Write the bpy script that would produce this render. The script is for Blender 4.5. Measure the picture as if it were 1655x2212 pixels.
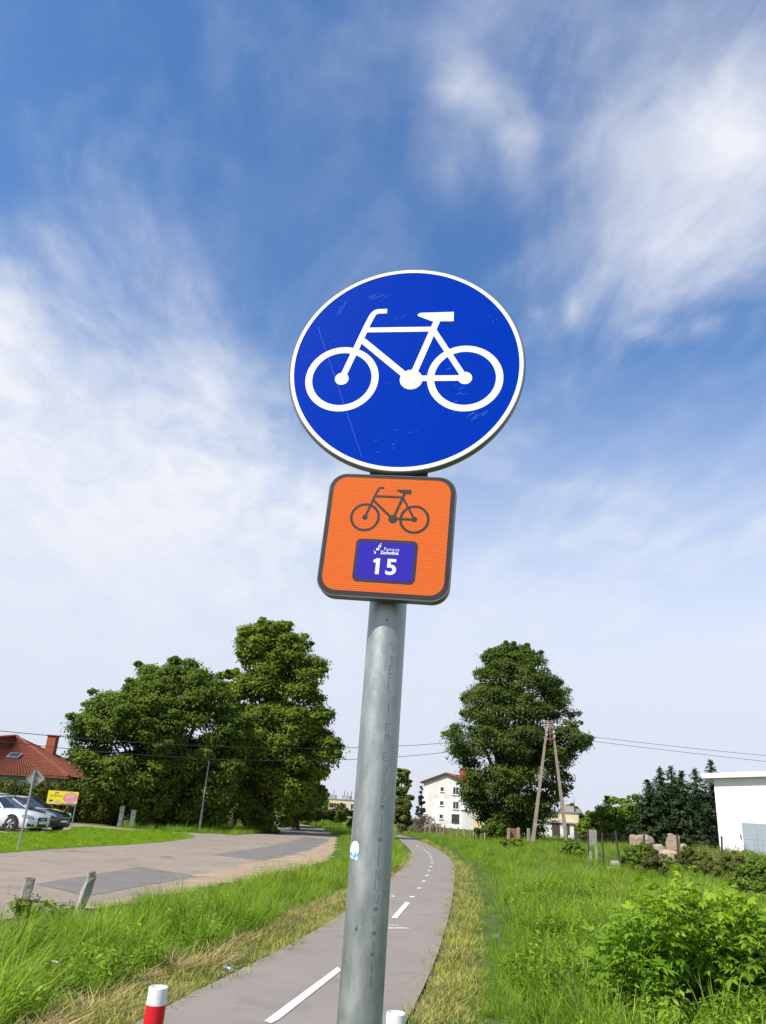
import bpy, bmesh, math, random
import numpy as np
from mathutils import Vector, Matrix
for o in list(bpy.data.objects): bpy.data.objects.remove(o)
S = bpy.context.scene
COL = S.collection
R_ = math.radians
rng = np.random.default_rng(7)
random.seed(7)

# ------------------------------------------------------------------ camera
F_PX, PITCH, ROLL, EYE = 1652.0, R_(21.65), R_(3.8), 1.65
cF = np.array([0, math.cos(PITCH), math.sin(PITCH)])
cU0 = np.array([0, -math.sin(PITCH), math.cos(PITCH)])
cR0 = np.array([1.0, 0, 0])
cU = math.cos(ROLL)*cU0 - math.sin(ROLL)*cR0
cR = math.cos(ROLL)*cR0 + math.sin(ROLL)*cU0
cC = np.array([0, 0, EYE])
cam = bpy.data.cameras.new('camera')
cam.sensor_fit = 'VERTICAL'; cam.sensor_height = 36.0; cam.sensor_width = 27.0
cam.lens = 36.0*F_PX/2212.0
cam.clip_start = 0.05; cam.clip_end = 6000
co = bpy.data.objects.new('camera', cam); COL.objects.link(co)
co.matrix_world = Matrix(((cR[0], cU[0], -cF[0], 0), (cR[1], cU[1], -cF[1], 0), (cR[2], cU[2], -cF[2], EYE), (0, 0, 0, 1)))
S.camera = co

def ray(x, y): return cF + (x-827.5)/F_PX*cR - (y-1106)/F_PX*cU
def G(x, y, z=0.0):                     # survey: sight line -> ground
    d = ray(x, y); return cC + d*((z-EYE)/d[2])
def at(x, y, Y):                        # sight line -> distance Y
    d = ray(x, y); return cC + d*(Y/d[1])
def udir(x, y):
    d = ray(x, y); return d/np.linalg.norm(d)
def sstep(a, b, x):
    t = np.clip((np.asarray(x, float)-a)/(b-a), 0, 1); return t*t*(3-2*t)
def H(x, y):                            # terrain height: the right bank rises gently
    x = np.asarray(x, float); y = np.asarray(y, float)
    px = np.interp(y, [0, 10, 30, 60, 85, 200], [0.6, 1.5, 4.5, 6.5, 6.0, 6.0])
    return sstep(1.5, 8.0, x-px)*(0.10*sstep(12, 30, y)+0.28*sstep(30, 66, y)) + 0.5*sstep(110, 240, y) + 0.5*np.exp(-((x-19.0)/6.5)**2-((y-49.0)/6.5)**2)

# ------------------------------------------------------------------ sun, sky
SUN_EL, SUN_AZ = R_(48), R_(180+49)     # azimuth clockwise from +Y
sv = Vector((math.sin(SUN_AZ)*math.cos(SUN_EL), math.cos(SUN_AZ)*math.cos(SUN_EL), math.sin(SUN_EL)))
sl = bpy.data.lights.new('sun', 'SUN'); sl.energy = 4.2; sl.angle = R_(0.5); sl.color = (1.0, 0.95, 0.87)
so = bpy.data.objects.new('sun', sl); COL.objects.link(so)
so.rotation_euler = sv.to_track_quat('Z', 'Y').to_euler(); so.location = sv*50
vs = S.view_settings
vs.view_transform = 'Standard'; vs.look = 'None'; vs.gamma = 1.0; vs.use_curve_mapping = False
vs.exposure = 0.5

W = bpy.data.worlds.new('World'); S.world = W; W.use_nodes = True
nt = W.node_tree; N = nt.nodes; L = nt.links
for n in list(N): N.remove(n)
class NB:                                # tiny node-graph helper
    def __init__(s, nt): s.nt = nt
    def new(s, t, **kw):
        n = s.nt.nodes.new(t)
        for k, v in kw.items(): setattr(n, k, v)
        return n
    def put(s, sock, v):
        if isinstance(v, bpy.types.NodeSocket): s.nt.links.new(v, sock)
        elif v is not None: sock.default_value = v
    def math(s, op, a, b=None, c=None, clamp=False):
        n = s.new('ShaderNodeMath', operation=op, use_clamp=clamp)
        for i, v in enumerate((a, b, c)):
            if v is not None: s.put(n.inputs[i], v)
        return n.outputs[0]
    def vm(s, op, a, b=None):
        n = s.new('ShaderNodeVectorMath', operation=op)
        s.put(n.inputs[0], a)
        if b is not None: s.put(n.inputs[1], b)
        return n.outputs['Value'] if op in ('DOT_PRODUCT', 'LENGTH') else n.outputs[0]
    def mr(s, v, a, b, c=0.0, d=1.0, kind='SMOOTHSTEP'):
        n = s.new('ShaderNodeMapRange', interpolation_type=kind)
        s.put(n.inputs['Value'], v); n.inputs['From Min'].default_value = a; n.inputs['From Max'].default_value = b
        n.inputs['To Min'].default_value = c; n.inputs['To Max'].default_value = d
        return n.outputs[0]
    def noise(s, vec, scale, detail=5, rough=0.55, dist=0.0, lac=2.0):
        n = s.new('ShaderNodeTexNoise')
        if vec is not None: s.put(n.inputs['Vector'], vec)
        n.inputs['Scale'].default_value = scale; n.inputs['Detail'].default_value = detail
        n.inputs['Roughness'].default_value = rough; n.inputs['Distortion'].default_value = dist; n.inputs['Lacunarity'].default_value = lac
        return n.outputs[0]
    def mix(s, f, a, b, kind='MIX'):
        n = s.new('ShaderNodeMix', data_type='RGBA', blend_type=kind)
        s.put(n.inputs[0], f)
        for sock, v in ((n.inputs[6], a), (n.inputs[7], b)):
            s.put(sock, (*v, 1) if isinstance(v, tuple) and len(v) == 3 else v)
        return n.outputs[2]
wb = NB(nt)
sky = wb.new('ShaderNodeTexSky', sky_type='NISHITA', sun_disc=False, sun_elevation=SUN_EL, sun_rotation=SUN_AZ,
             altitude=50.0, air_density=1.0, dust_density=0.6, ozone_density=2.5)
tc = wb.new('ShaderNodeTexCoord'); D = tc.outputs['Generated']
sep = wb.new('ShaderNodeSeparateXYZ'); wb.put(sep.inputs[0], D)
dz = wb.math('MAXIMUM', sep.outputs[2], 0.0)
den = wb.math('ADD', dz, 0.16)
pu = wb.math('DIVIDE', sep.outputs[0], den); pv = wb.math('DIVIDE', sep.outputs[1], den)
def plane(sx, sy, ang, off=0.0):
    c, s_ = math.cos(ang), math.sin(ang)
    a = wb.math('ADD', wb.math('MULTIPLY', pu, c*sx), wb.math('MULTIPLY', pv, s_*sx))
    b = wb.math('ADD', wb.math('MULTIPLY', pu, -s_*sy), wb.math('MULTIPLY', pv, c*sy))
    n = wb.new('ShaderNodeCombineXYZ'); wb.put(n.inputs[0], a); wb.put(n.inputs[1], b); n.inputs[2].default_value = off
    return n.outputs[0]
streak = wb.noise(plane(1.35, 0.85, 0.10, 3.1), 2.3, 9, 0.56, 0.35)
veins = wb.noise(plane(2.0, 0.75, 0.25, 7.7), 3.2, 7, 0.6, 0.6)
soft = wb.noise(plane(0.8, 0.5, -0.2, 9.4), 1.1, 4, 0.5, 0.3)
puff = wb.noise(plane(1.0, 0.8, 0.5, 5.2), 4.5, 8, 0.6, 0.35)
def lobe(x, y, sx, sy, ang=0.0):
    """cloud bank centred on a direction of the sky, elliptical, sizes in picture units / F_PX"""
    c = udir(x, y); e1 = np.cross(c, [0, 0, 1.0]); e1 /= np.linalg.norm(e1); e2 = np.cross(e1, c)
    f1 = math.cos(ang)*e1+math.sin(ang)*e2; f2 = -math.sin(ang)*e1+math.cos(ang)*e2
    a = wb.vm('DOT_PRODUCT', D, tuple(f1*F_PX/sx)); b = wb.vm('DOT_PRODUCT', D, tuple(f2*F_PX/sy))
    q = wb.math('ADD', wb.math('MULTIPLY', a, a), wb.math('MULTIPLY', b, b))
    g = wb.math('EXPONENT', wb.math('MULTIPLY', q, -1.0))
    front = wb.mr(wb.vm('DOT_PRODUCT', D, tuple(c)), 0.0, 0.3)
    return wb.math('MULTIPLY', g, front)
def total(items):
    t = None
    for w, n in items:
        n = wb.math('MULTIPLY', n, w); t = n if t is None else wb.math('ADD', t, n)
    return t
cover = total([(0.95, lobe(40, 975, 380, 215, -0.35)), (0.60, lobe(430, 1060, 360, 190, -0.25)), (0.32, lobe(-250, 560, 300, 250)),
               (0.21, lobe(1520, 60, 270, 340, 0.1)), (0.26, lobe(1450, 330, 120, 260, 0.05)), (0.22, lobe(1610, 330, 90, 180)),
               (0.26, lobe(1180, 20, 240, 130)), (0.26, lobe(1500, 560, 200, 240)), (0.22, lobe(1150, 1010, 280, 110, -0.2)),
               (0.14, lobe(60, 120, 250, 220)), (0.22, lobe(640, 1200, 420, 180)), (0.25, lobe(60, 900, 260, 130)), (-0.26, lobe(650, 420, 330, 230, -0.5)), (-0.24, lobe(1480, 900, 260, 130, -0.2)), (0.10, lobe(250, 200, 420, 300))])
wisp = total([(1.0, lobe(985, 180, 55, 42, 0.3)), (1.0, lobe(1060, 220, 70, 38, -0.6)), (0.9, lobe(1120, 285, 42, 60, 0.1)), (0.6, lobe(1115, 380, 40, 70, 0.1)), (0.5, lobe(990, 330, 60, 90)),
              (0.85, lobe(1235, 1035, 110, 30, -0.3)), (0.5, lobe(430, 830, 50, 60)), (0.8, lobe(1590, 320, 60, 60)), (0.5, lobe(1520, 230, 60, 80))])
small = total([(0.34, lobe(1246, 665, 24, 34)), (0.16, lobe(1163, 678, 14, 12)), (0.36, lobe(1383, 716, 26, 16)), (0.26, lobe(1490, 715, 48, 20)), (0.22, lobe(1530, 690, 30, 16)), (0.2, lobe(1640, 1110, 30, 40))])
fine = wb.noise(plane(1.5, 1.0, 0.3, 2.2), 9.0, 8, 0.62, 0.5)
base_cov = wb.math('ADD', wb.math('MULTIPLY', soft, 0.50), -0.17)
band = wb.mr(dz, 0.10, 0.60, 0.95, 0.0)            # thin veil thickens towards the horizon
tex = wb.math('ADD', wb.math('MULTIPLY', wb.math('SUBTRACT', streak, 0.5), 1.75), wb.math('MULTIPLY', wb.math('SUBTRACT', veins, 0.5), 0.45))
cv1 = wb.math('ADD', wb.math('ADD', cover, base_cov), tex)
cv1 = wb.math('ADD', wb.math('MULTIPLY', wb.mr(cv1, -0.10, 1.05, 0.0, 0.80), wb.mr(fine, 0.30, 0.70, 0.68, 1.12, 'LINEAR')), wb.math('MULTIPLY', soft, 0.15))
cv1 = wb.math('ADD', cv1, wb.mr(wb.math('ADD', streak, wb.math('MULTIPLY', veins, 0.5)), 0.60, 1.0, 0.0, 0.22))
cv1 = wb.math('MULTIPLY', cv1, wb.mr(dz, 0.42, 0.80, 1.0, 0.66))
cv2 = wb.math('MULTIPLY', wisp, wb.mr(wb.math('ADD', puff, wb.math('MULTIPLY', streak, 0.4)), 0.56, 0.90))
cv2 = wb.math('ADD', cv2, wb.math('MULTIPLY', wb.math('MULTIPLY', small, 1.25), wb.mr(fine, 0.36, 0.62, 0.2, 1.7, 'LINEAR')))
cv = wb.math('ADD', wb.math('MULTIPLY', cv1, 1.0), wb.math('MULTIPLY', cv2, 0.42), clamp=True)
inv = wb.math('MULTIPLY', wb.math('SUBTRACT', 1.0, cv), wb.math('SUBTRACT', 1.0, band))
cva = wb.math('SUBTRACT', 1.0, inv)
hs = wb.new('ShaderNodeHueSaturation'); hs.inputs['Hue'].default_value = 0.502; hs.inputs['Saturation'].default_value = 1.30; hs.inputs['Value'].default_value = 1.0
wb.put(hs.inputs['Color'], sky.outputs[0])
veil = wb.mix(wb.mr(dz, 0.0, 0.35), (3.65, 3.87, 4.55), (4.4, 4.55, 4.95))
skyc = wb.mix(cva, hs.outputs[0], veil)
bg = wb.new('ShaderNodeBackground'); wb.put(bg.inputs[0], skyc); bg.inputs[1].default_value = 0.138
ow = wb.new('ShaderNodeOutputWorld'); L.new(bg.outputs[0], ow.inputs[0])

# ------------------------------------------------------------------ materials
MATS = {}
def mat(name, c1, c2=None, scale=5.0, rough=0.6, metal=0.0, bump=0.0, bscale=None, spec=0.4, detail=5, lo=0.35, hi=0.65,
        transl=0.0, tint=None, rand=0.0, coat=0.0, c3=None, s3=1.0, coords='Object', emit=None):
    if name in MATS: return MATS[name]
    m = bpy.data.materials.new(name); m.use_nodes = True
    b = NB(m.node_tree); p = m.node_tree.nodes['Principled BSDF']; out = m.node_tree.nodes['Material Output']
    p.inputs['Roughness'].default_value = rough; p.inputs['Metallic'].default_value = metal
    p.inputs['Specular IOR Level'].default_value = spec; p.inputs['Coat Weight'].default_value = coat
    t = b.new('ShaderNodeTexCoord'); vec = t.outputs[coords]
    col = (*c1, 1)
    if c2:
        n = b.noise(vec, scale, detail)
        col = b.mix(b.mr(n, lo, hi, kind='LINEAR'), c1, c2)
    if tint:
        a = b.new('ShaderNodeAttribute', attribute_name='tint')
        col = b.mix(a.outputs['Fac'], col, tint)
    if c3:
        n = b.noise(vec, s3, 4)
        col = b.mix(b.mr(n, 0.5, 0.72), col, c3)
    if rand:
        oi = b.new('ShaderNodeObjectInfo')
        h = b.new('ShaderNodeHueSaturation'); b.put(h.inputs['Color'], col)
        b.put(h.inputs['Value'], b.mr(oi.outputs['Random'], 0, 1, 1-rand, 1+rand, 'LINEAR'))
        b.put(h.inputs['Hue'], b.mr(oi.outputs['Random'], 0, 1, 0.5+rand*0.045, 0.5-rand*0.045, 'LINEAR'))
        col = h.outputs[0]
    b.put(p.inputs['Base Color'], col)
    if bump:
        bn = b.new('ShaderNodeBump'); bn.inputs['Strength'].default_value = bump; bn.inputs['Distance'].default_value = 0.02
        b.put(bn.inputs['Height'], b.noise(vec, bscale or scale*3, 6, 0.65)); b.put(p.inputs['Normal'], bn.outputs[0])
    if transl:
        tr = b.new('ShaderNodeBsdfTranslucent'); b.put(tr.inputs[0], b.mix(1.0, col, (1.15, 1.25, 0.5), 'MULTIPLY'))
        mx = b.new('ShaderNodeMixShader'); mx.inputs[0].default_value = transl
        b.put(mx.inputs[1], p.outputs[0]); b.put(mx.inputs[2], tr.outputs[0]); b.put(out.inputs[0], mx.outputs[0])
    MATS[name] = m
    return m

# ------------------------------------------------------------------ mesh helpers
class MB:
    def __init__(s): s.v = []; s.f = []; s.m = []; s.cur = 0
    def mi(s, i): s.cur = i; return s
    def add(s, vs, fs):
        o = len(s.v); s.v += [tuple(map(float, p)) for p in vs]
        for q in fs: s.f.append(tuple(i+o for i in q)); s.m.append(s.cur)
        return s
    def box(s, c, d, rz=0.0, M=None, bev=0.0):
        x, y, z = d[0]/2, d[1]/2, d[2]/2
        if bev:
            bv = min(bev, x*.9, y*.9, z*.9); vs = []; 
            for zz, k in ((-z, bv), (-z+bv, 0), (z-bv, 0), (z, bv)):
                X, Y = x-k, y-k; b2 = bv*.7
                vs += [(-X+b2, -Y, zz), (X-b2, -Y, zz), (X, -Y+b2, zz), (X, Y-b2, zz), (X-b2, Y, zz), (-X+b2, Y, zz), (-X, Y-b2, zz), (-X, -Y+b2, zz)]
            fs = [tuple(range(7, -1, -1)), tuple(range(24, 32))]
            for r in range(3):
                for i in range(8): fs.append((r*8+i, r*8+(i+1) % 8, r*8+8+(i+1) % 8, r*8+8+i))
        else:
            vs = [(-x, -y, -z), (x, -y, -z), (x, y, -z), (-x, y, -z), (-x, -y, z), (x, -y, z), (x, y, z), (-x, y, z)]
            fs = [(0, 3, 2, 1), (4, 5, 6, 7), (0, 1, 5, 4), (1, 2, 6, 5), (2, 3, 7, 6), (3, 0, 4, 7)]
        cr, sr = math.cos(rz), math.sin(rz)
        out = []
        for p in vs:
            p = Vector((p[0]*cr-p[1]*sr, p[0]*sr+p[1]*cr, p[2]))
            if M is not None: p = M @ p
            out.append(p+Vector(c))
        return s.add(out, fs)
    def tube(s, pts, rad, n=8, cap=True):
        pts = [Vector(p) for p in pts]
        if not hasattr(rad, '__len__'): rad = [rad]*len(pts)
        vs = []; fs = []; prev = None
        for i, p in enumerate(pts):
            t = (pts[min(i+1, len(pts)-1)]-pts[max(i-1, 0)])
            t = t.normalized() if t.length > 1e-9 else Vector((0, 0, 1))
            a = Vector((1, 0, 0)) if prev is None else prev
            if abs(a.dot(t)) > 0.95: a = Vector((0, 1, 0))
            a = (a-t*a.dot(t)).normalized(); prev = a; b = t.cross(a)
            for k in range(n):
                w = 2*math.pi*k/n; vs.append(p+(a*math.cos(w)+b*math.sin(w))*rad[i])
        for i in range(len(pts)-1):
            for k in range(n): fs.append((i*n+k, i*n+(k+1) % n, (i+1)*n+(k+1) % n, (i+1)*n+k))
        if cap:
            fs.append(tuple(range(n-1, -1, -1))); e = (len(pts)-1)*n; fs.append(tuple(range(e, e+n)))
        return s.add(vs, fs)
    def prism(s, poly, z0, z1, back=True):           # poly ccw in xy
        n = len(poly); vs = [(x, y, z0) for x, y in poly]+[(x, y, z1) for x, y in poly]
        fs = [tuple(range(n, 2*n))]+[(i, (i+1) % n, n+(i+1) % n, n+i) for i in range(n)]
        if back: fs.append(tuple(range(n-1, -1, -1)))
        return s.add(vs, fs)
    def ring(s, c, ro, ri, z0, z1, n=64):
        vs = []
        for r, z in ((ro, z0), (ro, z1), (ri, z1), (ri, z0)):
            vs += [(c[0]+r*math.cos(2*math.pi*k/n), c[1]+r*math.sin(2*math.pi*k/n), z) for k in range(n)]
        fs = []
        for j in range(3):
            for k in range(n): fs.append((j*n+k, j*n+(k+1) % n, (j+1)*n+(k+1) % n, (j+1)*n+k))
        return s.add(vs, fs)
    def lathe(s, prof, n=48, c=(0, 0, 0), axis='z'):
        vs = []; fs = []
        for r, z in prof:
            for k in range(n):
                a = 2*math.pi*k/n; p = (r*math.cos(a), r*math.sin(a), z)
                if axis == 'y': p = (p[0], p[2], p[1])
                vs.append((p[0]+c[0], p[1]+c[1], p[2]+c[2]))
        for i in range(len(prof)-1):
            for k in range(n): fs.append((i*n+k, i*n+(k+1) % n, (i+1)*n+(k+1) % n, (i+1)*n+k))
        return s.add(vs, fs)
    def build(s, name, mats, parent=None, smooth=False, M=None):
        me = bpy.data.meshes.new(name); me.from_pydata(s.v, [], s.f)
        for mm in (mats if isinstance(mats, (list, tuple)) else [mats]): me.materials.append(mm)
        me.polygons.foreach_set('material_index', s.m)
        me.update()
        o = bpy.data.objects.new(name, me); COL.objects.link(o)
        if parent: o.parent = parent
        if M is not None: o.matrix_local = M
        if smooth:
            me.polygons.foreach_set('use_smooth', [True]*len(me.polygons))
            try: me.set_sharp_from_angle(angle=R_(smooth if smooth is not True else 40))
            except Exception: pass
        return o
def mesh_np(name, V, Fq, mats, parent=None, tint=None, smooth=False):
    """V (n,3), Fq (m,k) uniform polygons"""
    me = bpy.data.meshes.new(name); n, (m, k) = len(V), Fq.shape
    me.vertices.add(n); me.vertices.foreach_set('co', np.ascontiguousarray(V, np.float32).ravel())
    me.loops.add(m*k); me.loops.foreach_set('vertex_index', np.ascontiguousarray(Fq, np.int32).ravel())
    me.polygons.add(m); me.polygons.foreach_set('loop_start', np.arange(0, m*k, k, dtype=np.int32))
    me.polygons.foreach_set('loop_total', np.full(m, k, np.int32))
    if tint is not None:
        a = me.attributes.new('tint', 'FLOAT', 'POINT'); a.data.foreach_set('value', np.ascontiguousarray(tint, np.float32))
    me.update(calc_edges=True)
    if smooth: me.polygons.foreach_set('use_smooth', [True]*m)
    for mm in (mats if isinstance(mats, (list, tuple)) else [mats]): me.materials.append(mm)
    o = bpy.data.objects.new(name, me)
    if parent != 'free': COL.objects.link(o)
    if parent and parent != 'free': o.parent = parent
    return o
def tag(o, label=None, cat=None, group=None, kind=None):
    if label: o['label'] = label
    if cat: o['category'] = cat
    if group: o['group'] = group
    if kind: o['kind'] = kind
    return o
def thing(name, loc, label, cat, rz=0.0, group=None):
    o = bpy.data.objects.new(name, None); o.empty_display_size = 0.2; COL.objects.link(o)
    o.location = tuple(map(float, loc)); o.rotation_euler = (0, 0, rz)
    return tag(o, label, cat, group)
def text_mb(txt, bbox, z, bold=0.0, depth=0.0003, font_cache={}):
    """lettering as real mesh, fitted to bbox (x0,y0,x1,y1) in the xy plane"""
    cu = bpy.data.curves.new('lettering', 'FONT'); cu.body = txt; cu.offset = bold; cu.resolution_u = 3
    ob = bpy.data.objects.new('lettering', cu); COL.objects.link(ob)
    bpy.context.view_layer.update()
    me = bpy.data.meshes.new_from_object(ob.evaluated_get(bpy.context.evaluated_depsgraph_get()))
    V = np.array([v.co[:] for v in me.vertices]); fs = [tuple(p.vertices) for p in me.polygons]
    bpy.data.objects.remove(ob); bpy.data.curves.remove(cu); bpy.data.meshes.remove(me)
    lo, hi = V.min(0), V.max(0); s = (np.array(bbox[2:])-np.array(bbox[:2]))/np.maximum(hi-lo, 1e-6)[:2]
    V2 = (V[:, :2]-lo[:2])*s+np.array(bbox[:2])
    return [(x, y, z) for x, y in V2], fs
def inpoly(px, py, poly):
    poly = np.asarray(poly)[:, :2]; r = np.zeros(len(px), bool); j = len(poly)-1
    for i in range(len(poly)):
        xi, yi = poly[i]; xj, yj = poly[j]
        c = ((yi > py) != (yj > py)) & (px < (xj-xi)*(py-yi)/(yj-yi+1e-12)+xi)
        r ^= c; j = i
    return r
def sample(poly, dens, ymax=1e9, ymin=-1e9):
    """random points in ground polygon with density(y) per square metre"""
    poly = np.asarray(poly)[:, :2]; lo, hi = poly.min(0), poly.max(0); hi[1] = min(hi[1], ymax); lo[1] = max(lo[1], ymin)
    out = []
    edges = np.geomspace(max(lo[1], 2.0), hi[1], 24) if hi[1] > max(lo[1], 2.0) else []
    for a, b in zip(edges[:-1], edges[1:]):
        n = rng.poisson(max(0, dens((a+b)/2)*(hi[0]-lo[0])*(b-a)))
        x = rng.uniform(lo[0], hi[0], n); y = rng.uniform(a, b, n); k = inpoly(x, y, poly)
        out.append(np.stack([x[k], y[k]], 1))
    return np.concatenate(out) if out else np.zeros((0, 2))

# ------------------------------------------------------------------ ground, road, path
MG = mat('meadow soil', (0.055, 0.085, 0.022), (0.085, 0.12, 0.03), 0.9, 0.95, c3=(0.12, 0.11, 0.05), s3=0.25, bump=0.4, bscale=6, spec=0.1)
xs = np.concatenate([-np.geomspace(1500, 40, 14), np.linspace(-36, 44, 61), np.geomspace(48, 1500, 14)])
ys = np.concatenate([[-60, -20, -5], np.linspace(0, 90, 61), np.geomspace(94, 3000, 18)])
gx, gy = np.meshgrid(xs, ys); V = np.stack([gx.ravel(), gy.ravel(), H(gx, gy).ravel()], 1)
nx = len(xs); i = (np.arange(len(ys)-1)[:, None]*nx+np.arange(nx-1)).ravel()
tag(mesh_np('ground', V, np.stack([i, i+1, i+nx+1, i+nx], 1), MG, smooth=True), kind='structure')

def sheet(name, pts, z, m, parent=None, thick=0.0):
    """flat sheet following the terrain at height z above it"""
    bm = bmesh.new(); vs = [bm.verts.new((p[0], p[1], float(H(p[0], p[1]))+z)) for p in pts]
    f = bm.faces.new(vs); f.normal_update()
    if f.normal.z < 0: f.normal_flip()
    if thick:
        r = bmesh.ops.extrude_face_region(bm, geom=[f]); 
        for v in [e for e in r['geom'] if isinstance(e, bmesh.types.BMVert)]: v.co.z += 0
        for v in vs: v.co.z -= thick
    bmesh.ops.triangulate(bm, faces=[q for q in bm.faces if len(q.verts) > 4], ngon_method='EAR_CLIP')
    me = bpy.data.meshes.new(name); bm.to_mesh(me); bm.free(); me.materials.append(m)
    o = bpy.data.objects.new(name, me); COL.objects.link(o)
    if parent: o.parent = parent
    return o
def gp(lst): return [G(x, y) for x, y in lst]
def rough_line(pts, step=0.6, amp=0.08, closed=True):
    out = []; n = len(pts)
    for a in range(n if closed else n-1):
        p, q = np.array(pts[a][:2]), np.array(pts[(a+1) % n][:2]); d = q-p; l = np.linalg.norm(d); k = max(1, min(40, int(l/step)))
        nn = np.array([-d[1], d[0]])/max(l, 1e-6)
        for t in range(k): out.append(p+d*t/k+(nn*rng.normal(0, amp*min(1, l)) if t else 0))
    return out
ROAD_NEAR = [(-420, 2030), (0, 1990), (200, 1955), (330, 1934), (465, 1908), (561, 1889), (658, 1870), (703, 1855), (719, 1835), (722, 1808), (694, 1788), (650, 1781), (608, 1777)]
ROAD_FAR = [(600, 1775.5), (597, 1783), (590, 1792), (577, 1799), (507, 1804), (465, 1801), (351, 1797), (261, 1788), (149, 1777), (60, 1771), (-150, 1766), (-420, 1775), (-420, 1880)]
MR = mat('old asphalt', (0.262, 0.212, 0.162), (0.298, 0.242, 0.187), 0.35, 0.9, c3=(0.215, 0.176, 0.137), s3=1.1, bump=0.25, bscale=60, spec=0.25, detail=8)
def wear(m, crack, scale, amt, agg=.10):
    b = NB(m.node_tree); p = m.node_tree.nodes['Principled BSDF']; lk = p.inputs['Base Color'].links[0]; col = lk.from_socket
    t = b.new('ShaderNodeTexCoord'); vec = t.outputs['Object']; w = b.new('ShaderNodeTexNoise'); b.put(w.inputs['Vector'], vec); w.inputs['Scale'].default_value = 1.3; w.inputs['Detail'].default_value = 6
    v = b.new('ShaderNodeTexVoronoi', feature='DISTANCE_TO_EDGE'); v.inputs['Scale'].default_value = scale; b.put(v.inputs['Vector'], b.vm('ADD', vec, b.vm('SCALE', w.outputs['Color'])))
    k = b.noise(vec, .45, 3); f = b.math('MULTIPLY', b.mr(v.outputs['Distance'], .0, crack, amt, 0), b.mr(k, .50, .60))
    g = b.noise(vec, 160, 2, .6); col = b.mix(b.mr(g, .35, .65, -agg, agg, 'LINEAR'), col, (.45, .42, .38)); col = b.mix(f, col, (.06, .055, .05))
    st = b.noise(vec, .8, 5, .7); col = b.mix(b.mr(st, .55, .75, 0, .22), col, (.14, .12, .10)); b.put(p.inputs['Base Color'], col)
wear(MR, .012, .55, .7)
road = tag(sheet('road', gp(ROAD_NEAR+ROAD_FAR), 0.012, MR), kind='structure')
MP1 = mat('newer asphalt and shade', (0.165, 0.148, 0.132), (0.20, 0.178, 0.158), 1.2, 0.9, bump=0.2, bscale=70, spec=0.25)
crop1 = lambda l: [(x*.281, 1528+y*.281) for x, y in l]
for pts in (crop1([(270, 1365), (800, 1275), (1100, 1230), (1420, 1285), (1500, 1300), (1300, 1342), (950, 1405), (700, 1452), (600, 1447)]),
            [(457, 1847), (560, 1832), (629, 1819), (658, 1808), (704, 1813), (719, 1816), (696, 1832), (642, 1849), (588, 1861), (521, 1854)],
            crop1([(1230, 1148), (1320, 1150), (1322, 1157), (1232, 1156)]), [(602, 1777), (655, 1784), (700, 1793), (718, 1801), (640, 1794), (600, 1786)]):  # last outline lays the tree shade on the far road as dark colour
    sheet('patch_and_shade', rough_line(gp(pts), 0.5, 0.05), 0.017, MP1, road)
# sandy shoulder along the near edge of the road
MD = mat('sandy shoulder', (0.40, 0.30, 0.19), (0.33, 0.25, 0.17), 1.5, 0.95, c3=(0.22, 0.2, 0.1), s3=1.1, bump=0.5, bscale=25, spec=0.1)
sh = [(150, 1963), (200, 1953), (330, 1930), (465, 1880), (540, 1866), (610, 1853), (670, 1838), (708, 1818), (717, 1806), (730, 1806), (726, 1838), (708, 1862), (658, 1877), (561, 1897), (465, 1916), (330, 1944), (200, 1966)]
tag(sheet('sandy_shoulder', rough_line(gp(sh), 0.6, 0.1), 0.021, MD), kind='structure')
ISLAND = [(419, 1809), (400, 1802), (340, 1798), (281, 1796), (225, 1792), (169, 1788), (150, 1797), (90, 1800), (0, 1802), (-420, 1822), (-420, 1874), (0, 1844), (70, 1838), (140, 1833), (281, 1825), (365, 1818)]
MGL = mat('lawn soil', (0.09, 0.17, 0.02), (0.12, 0.21, 0.03), 1.0, 0.95, spec=0.1, bump=0.4, bscale=30)
tag(sheet('lawn', gp(ISLAND), 0.022, MGL, thick=0.018), kind='structure')

PATH_L = [(150, 2300), (330, 2190), (465, 2126), (590, 2068), (687, 2013), (741, 1975), (800, 1932), (844, 1896), (866, 1882), (886, 1857), (889, 1841), (876, 1827), (860, 1812), (853, 1807)]
PATH_R = [(830, 2300), (886, 2212), (927, 2116), (947, 2065), (966, 2000), (979, 1936), (984, 1888), (979, 1862), (960, 1843), (931, 1827), (892, 1811.5), (862, 1803.5)]
def resample(pts, n):
    p = np.array([G(x, y)[:2] for x, y in pts]); 
    d = np.r_[0, np.cumsum(np.linalg.norm(np.diff(p, axis=0), axis=1))]; t = np.linspace(0, d[-1], n)
    c = np.stack([np.interp(t, d, p[:, 0]), np.interp(t, d, p[:, 1])], 1)
    for _ in range(6): c[1:-1] = (c[:-2]+2*c[1:-1]+c[2:])/4
    return c
PL, PR = resample(PATH_L, 90), resample(PATH_R, 90)
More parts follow.
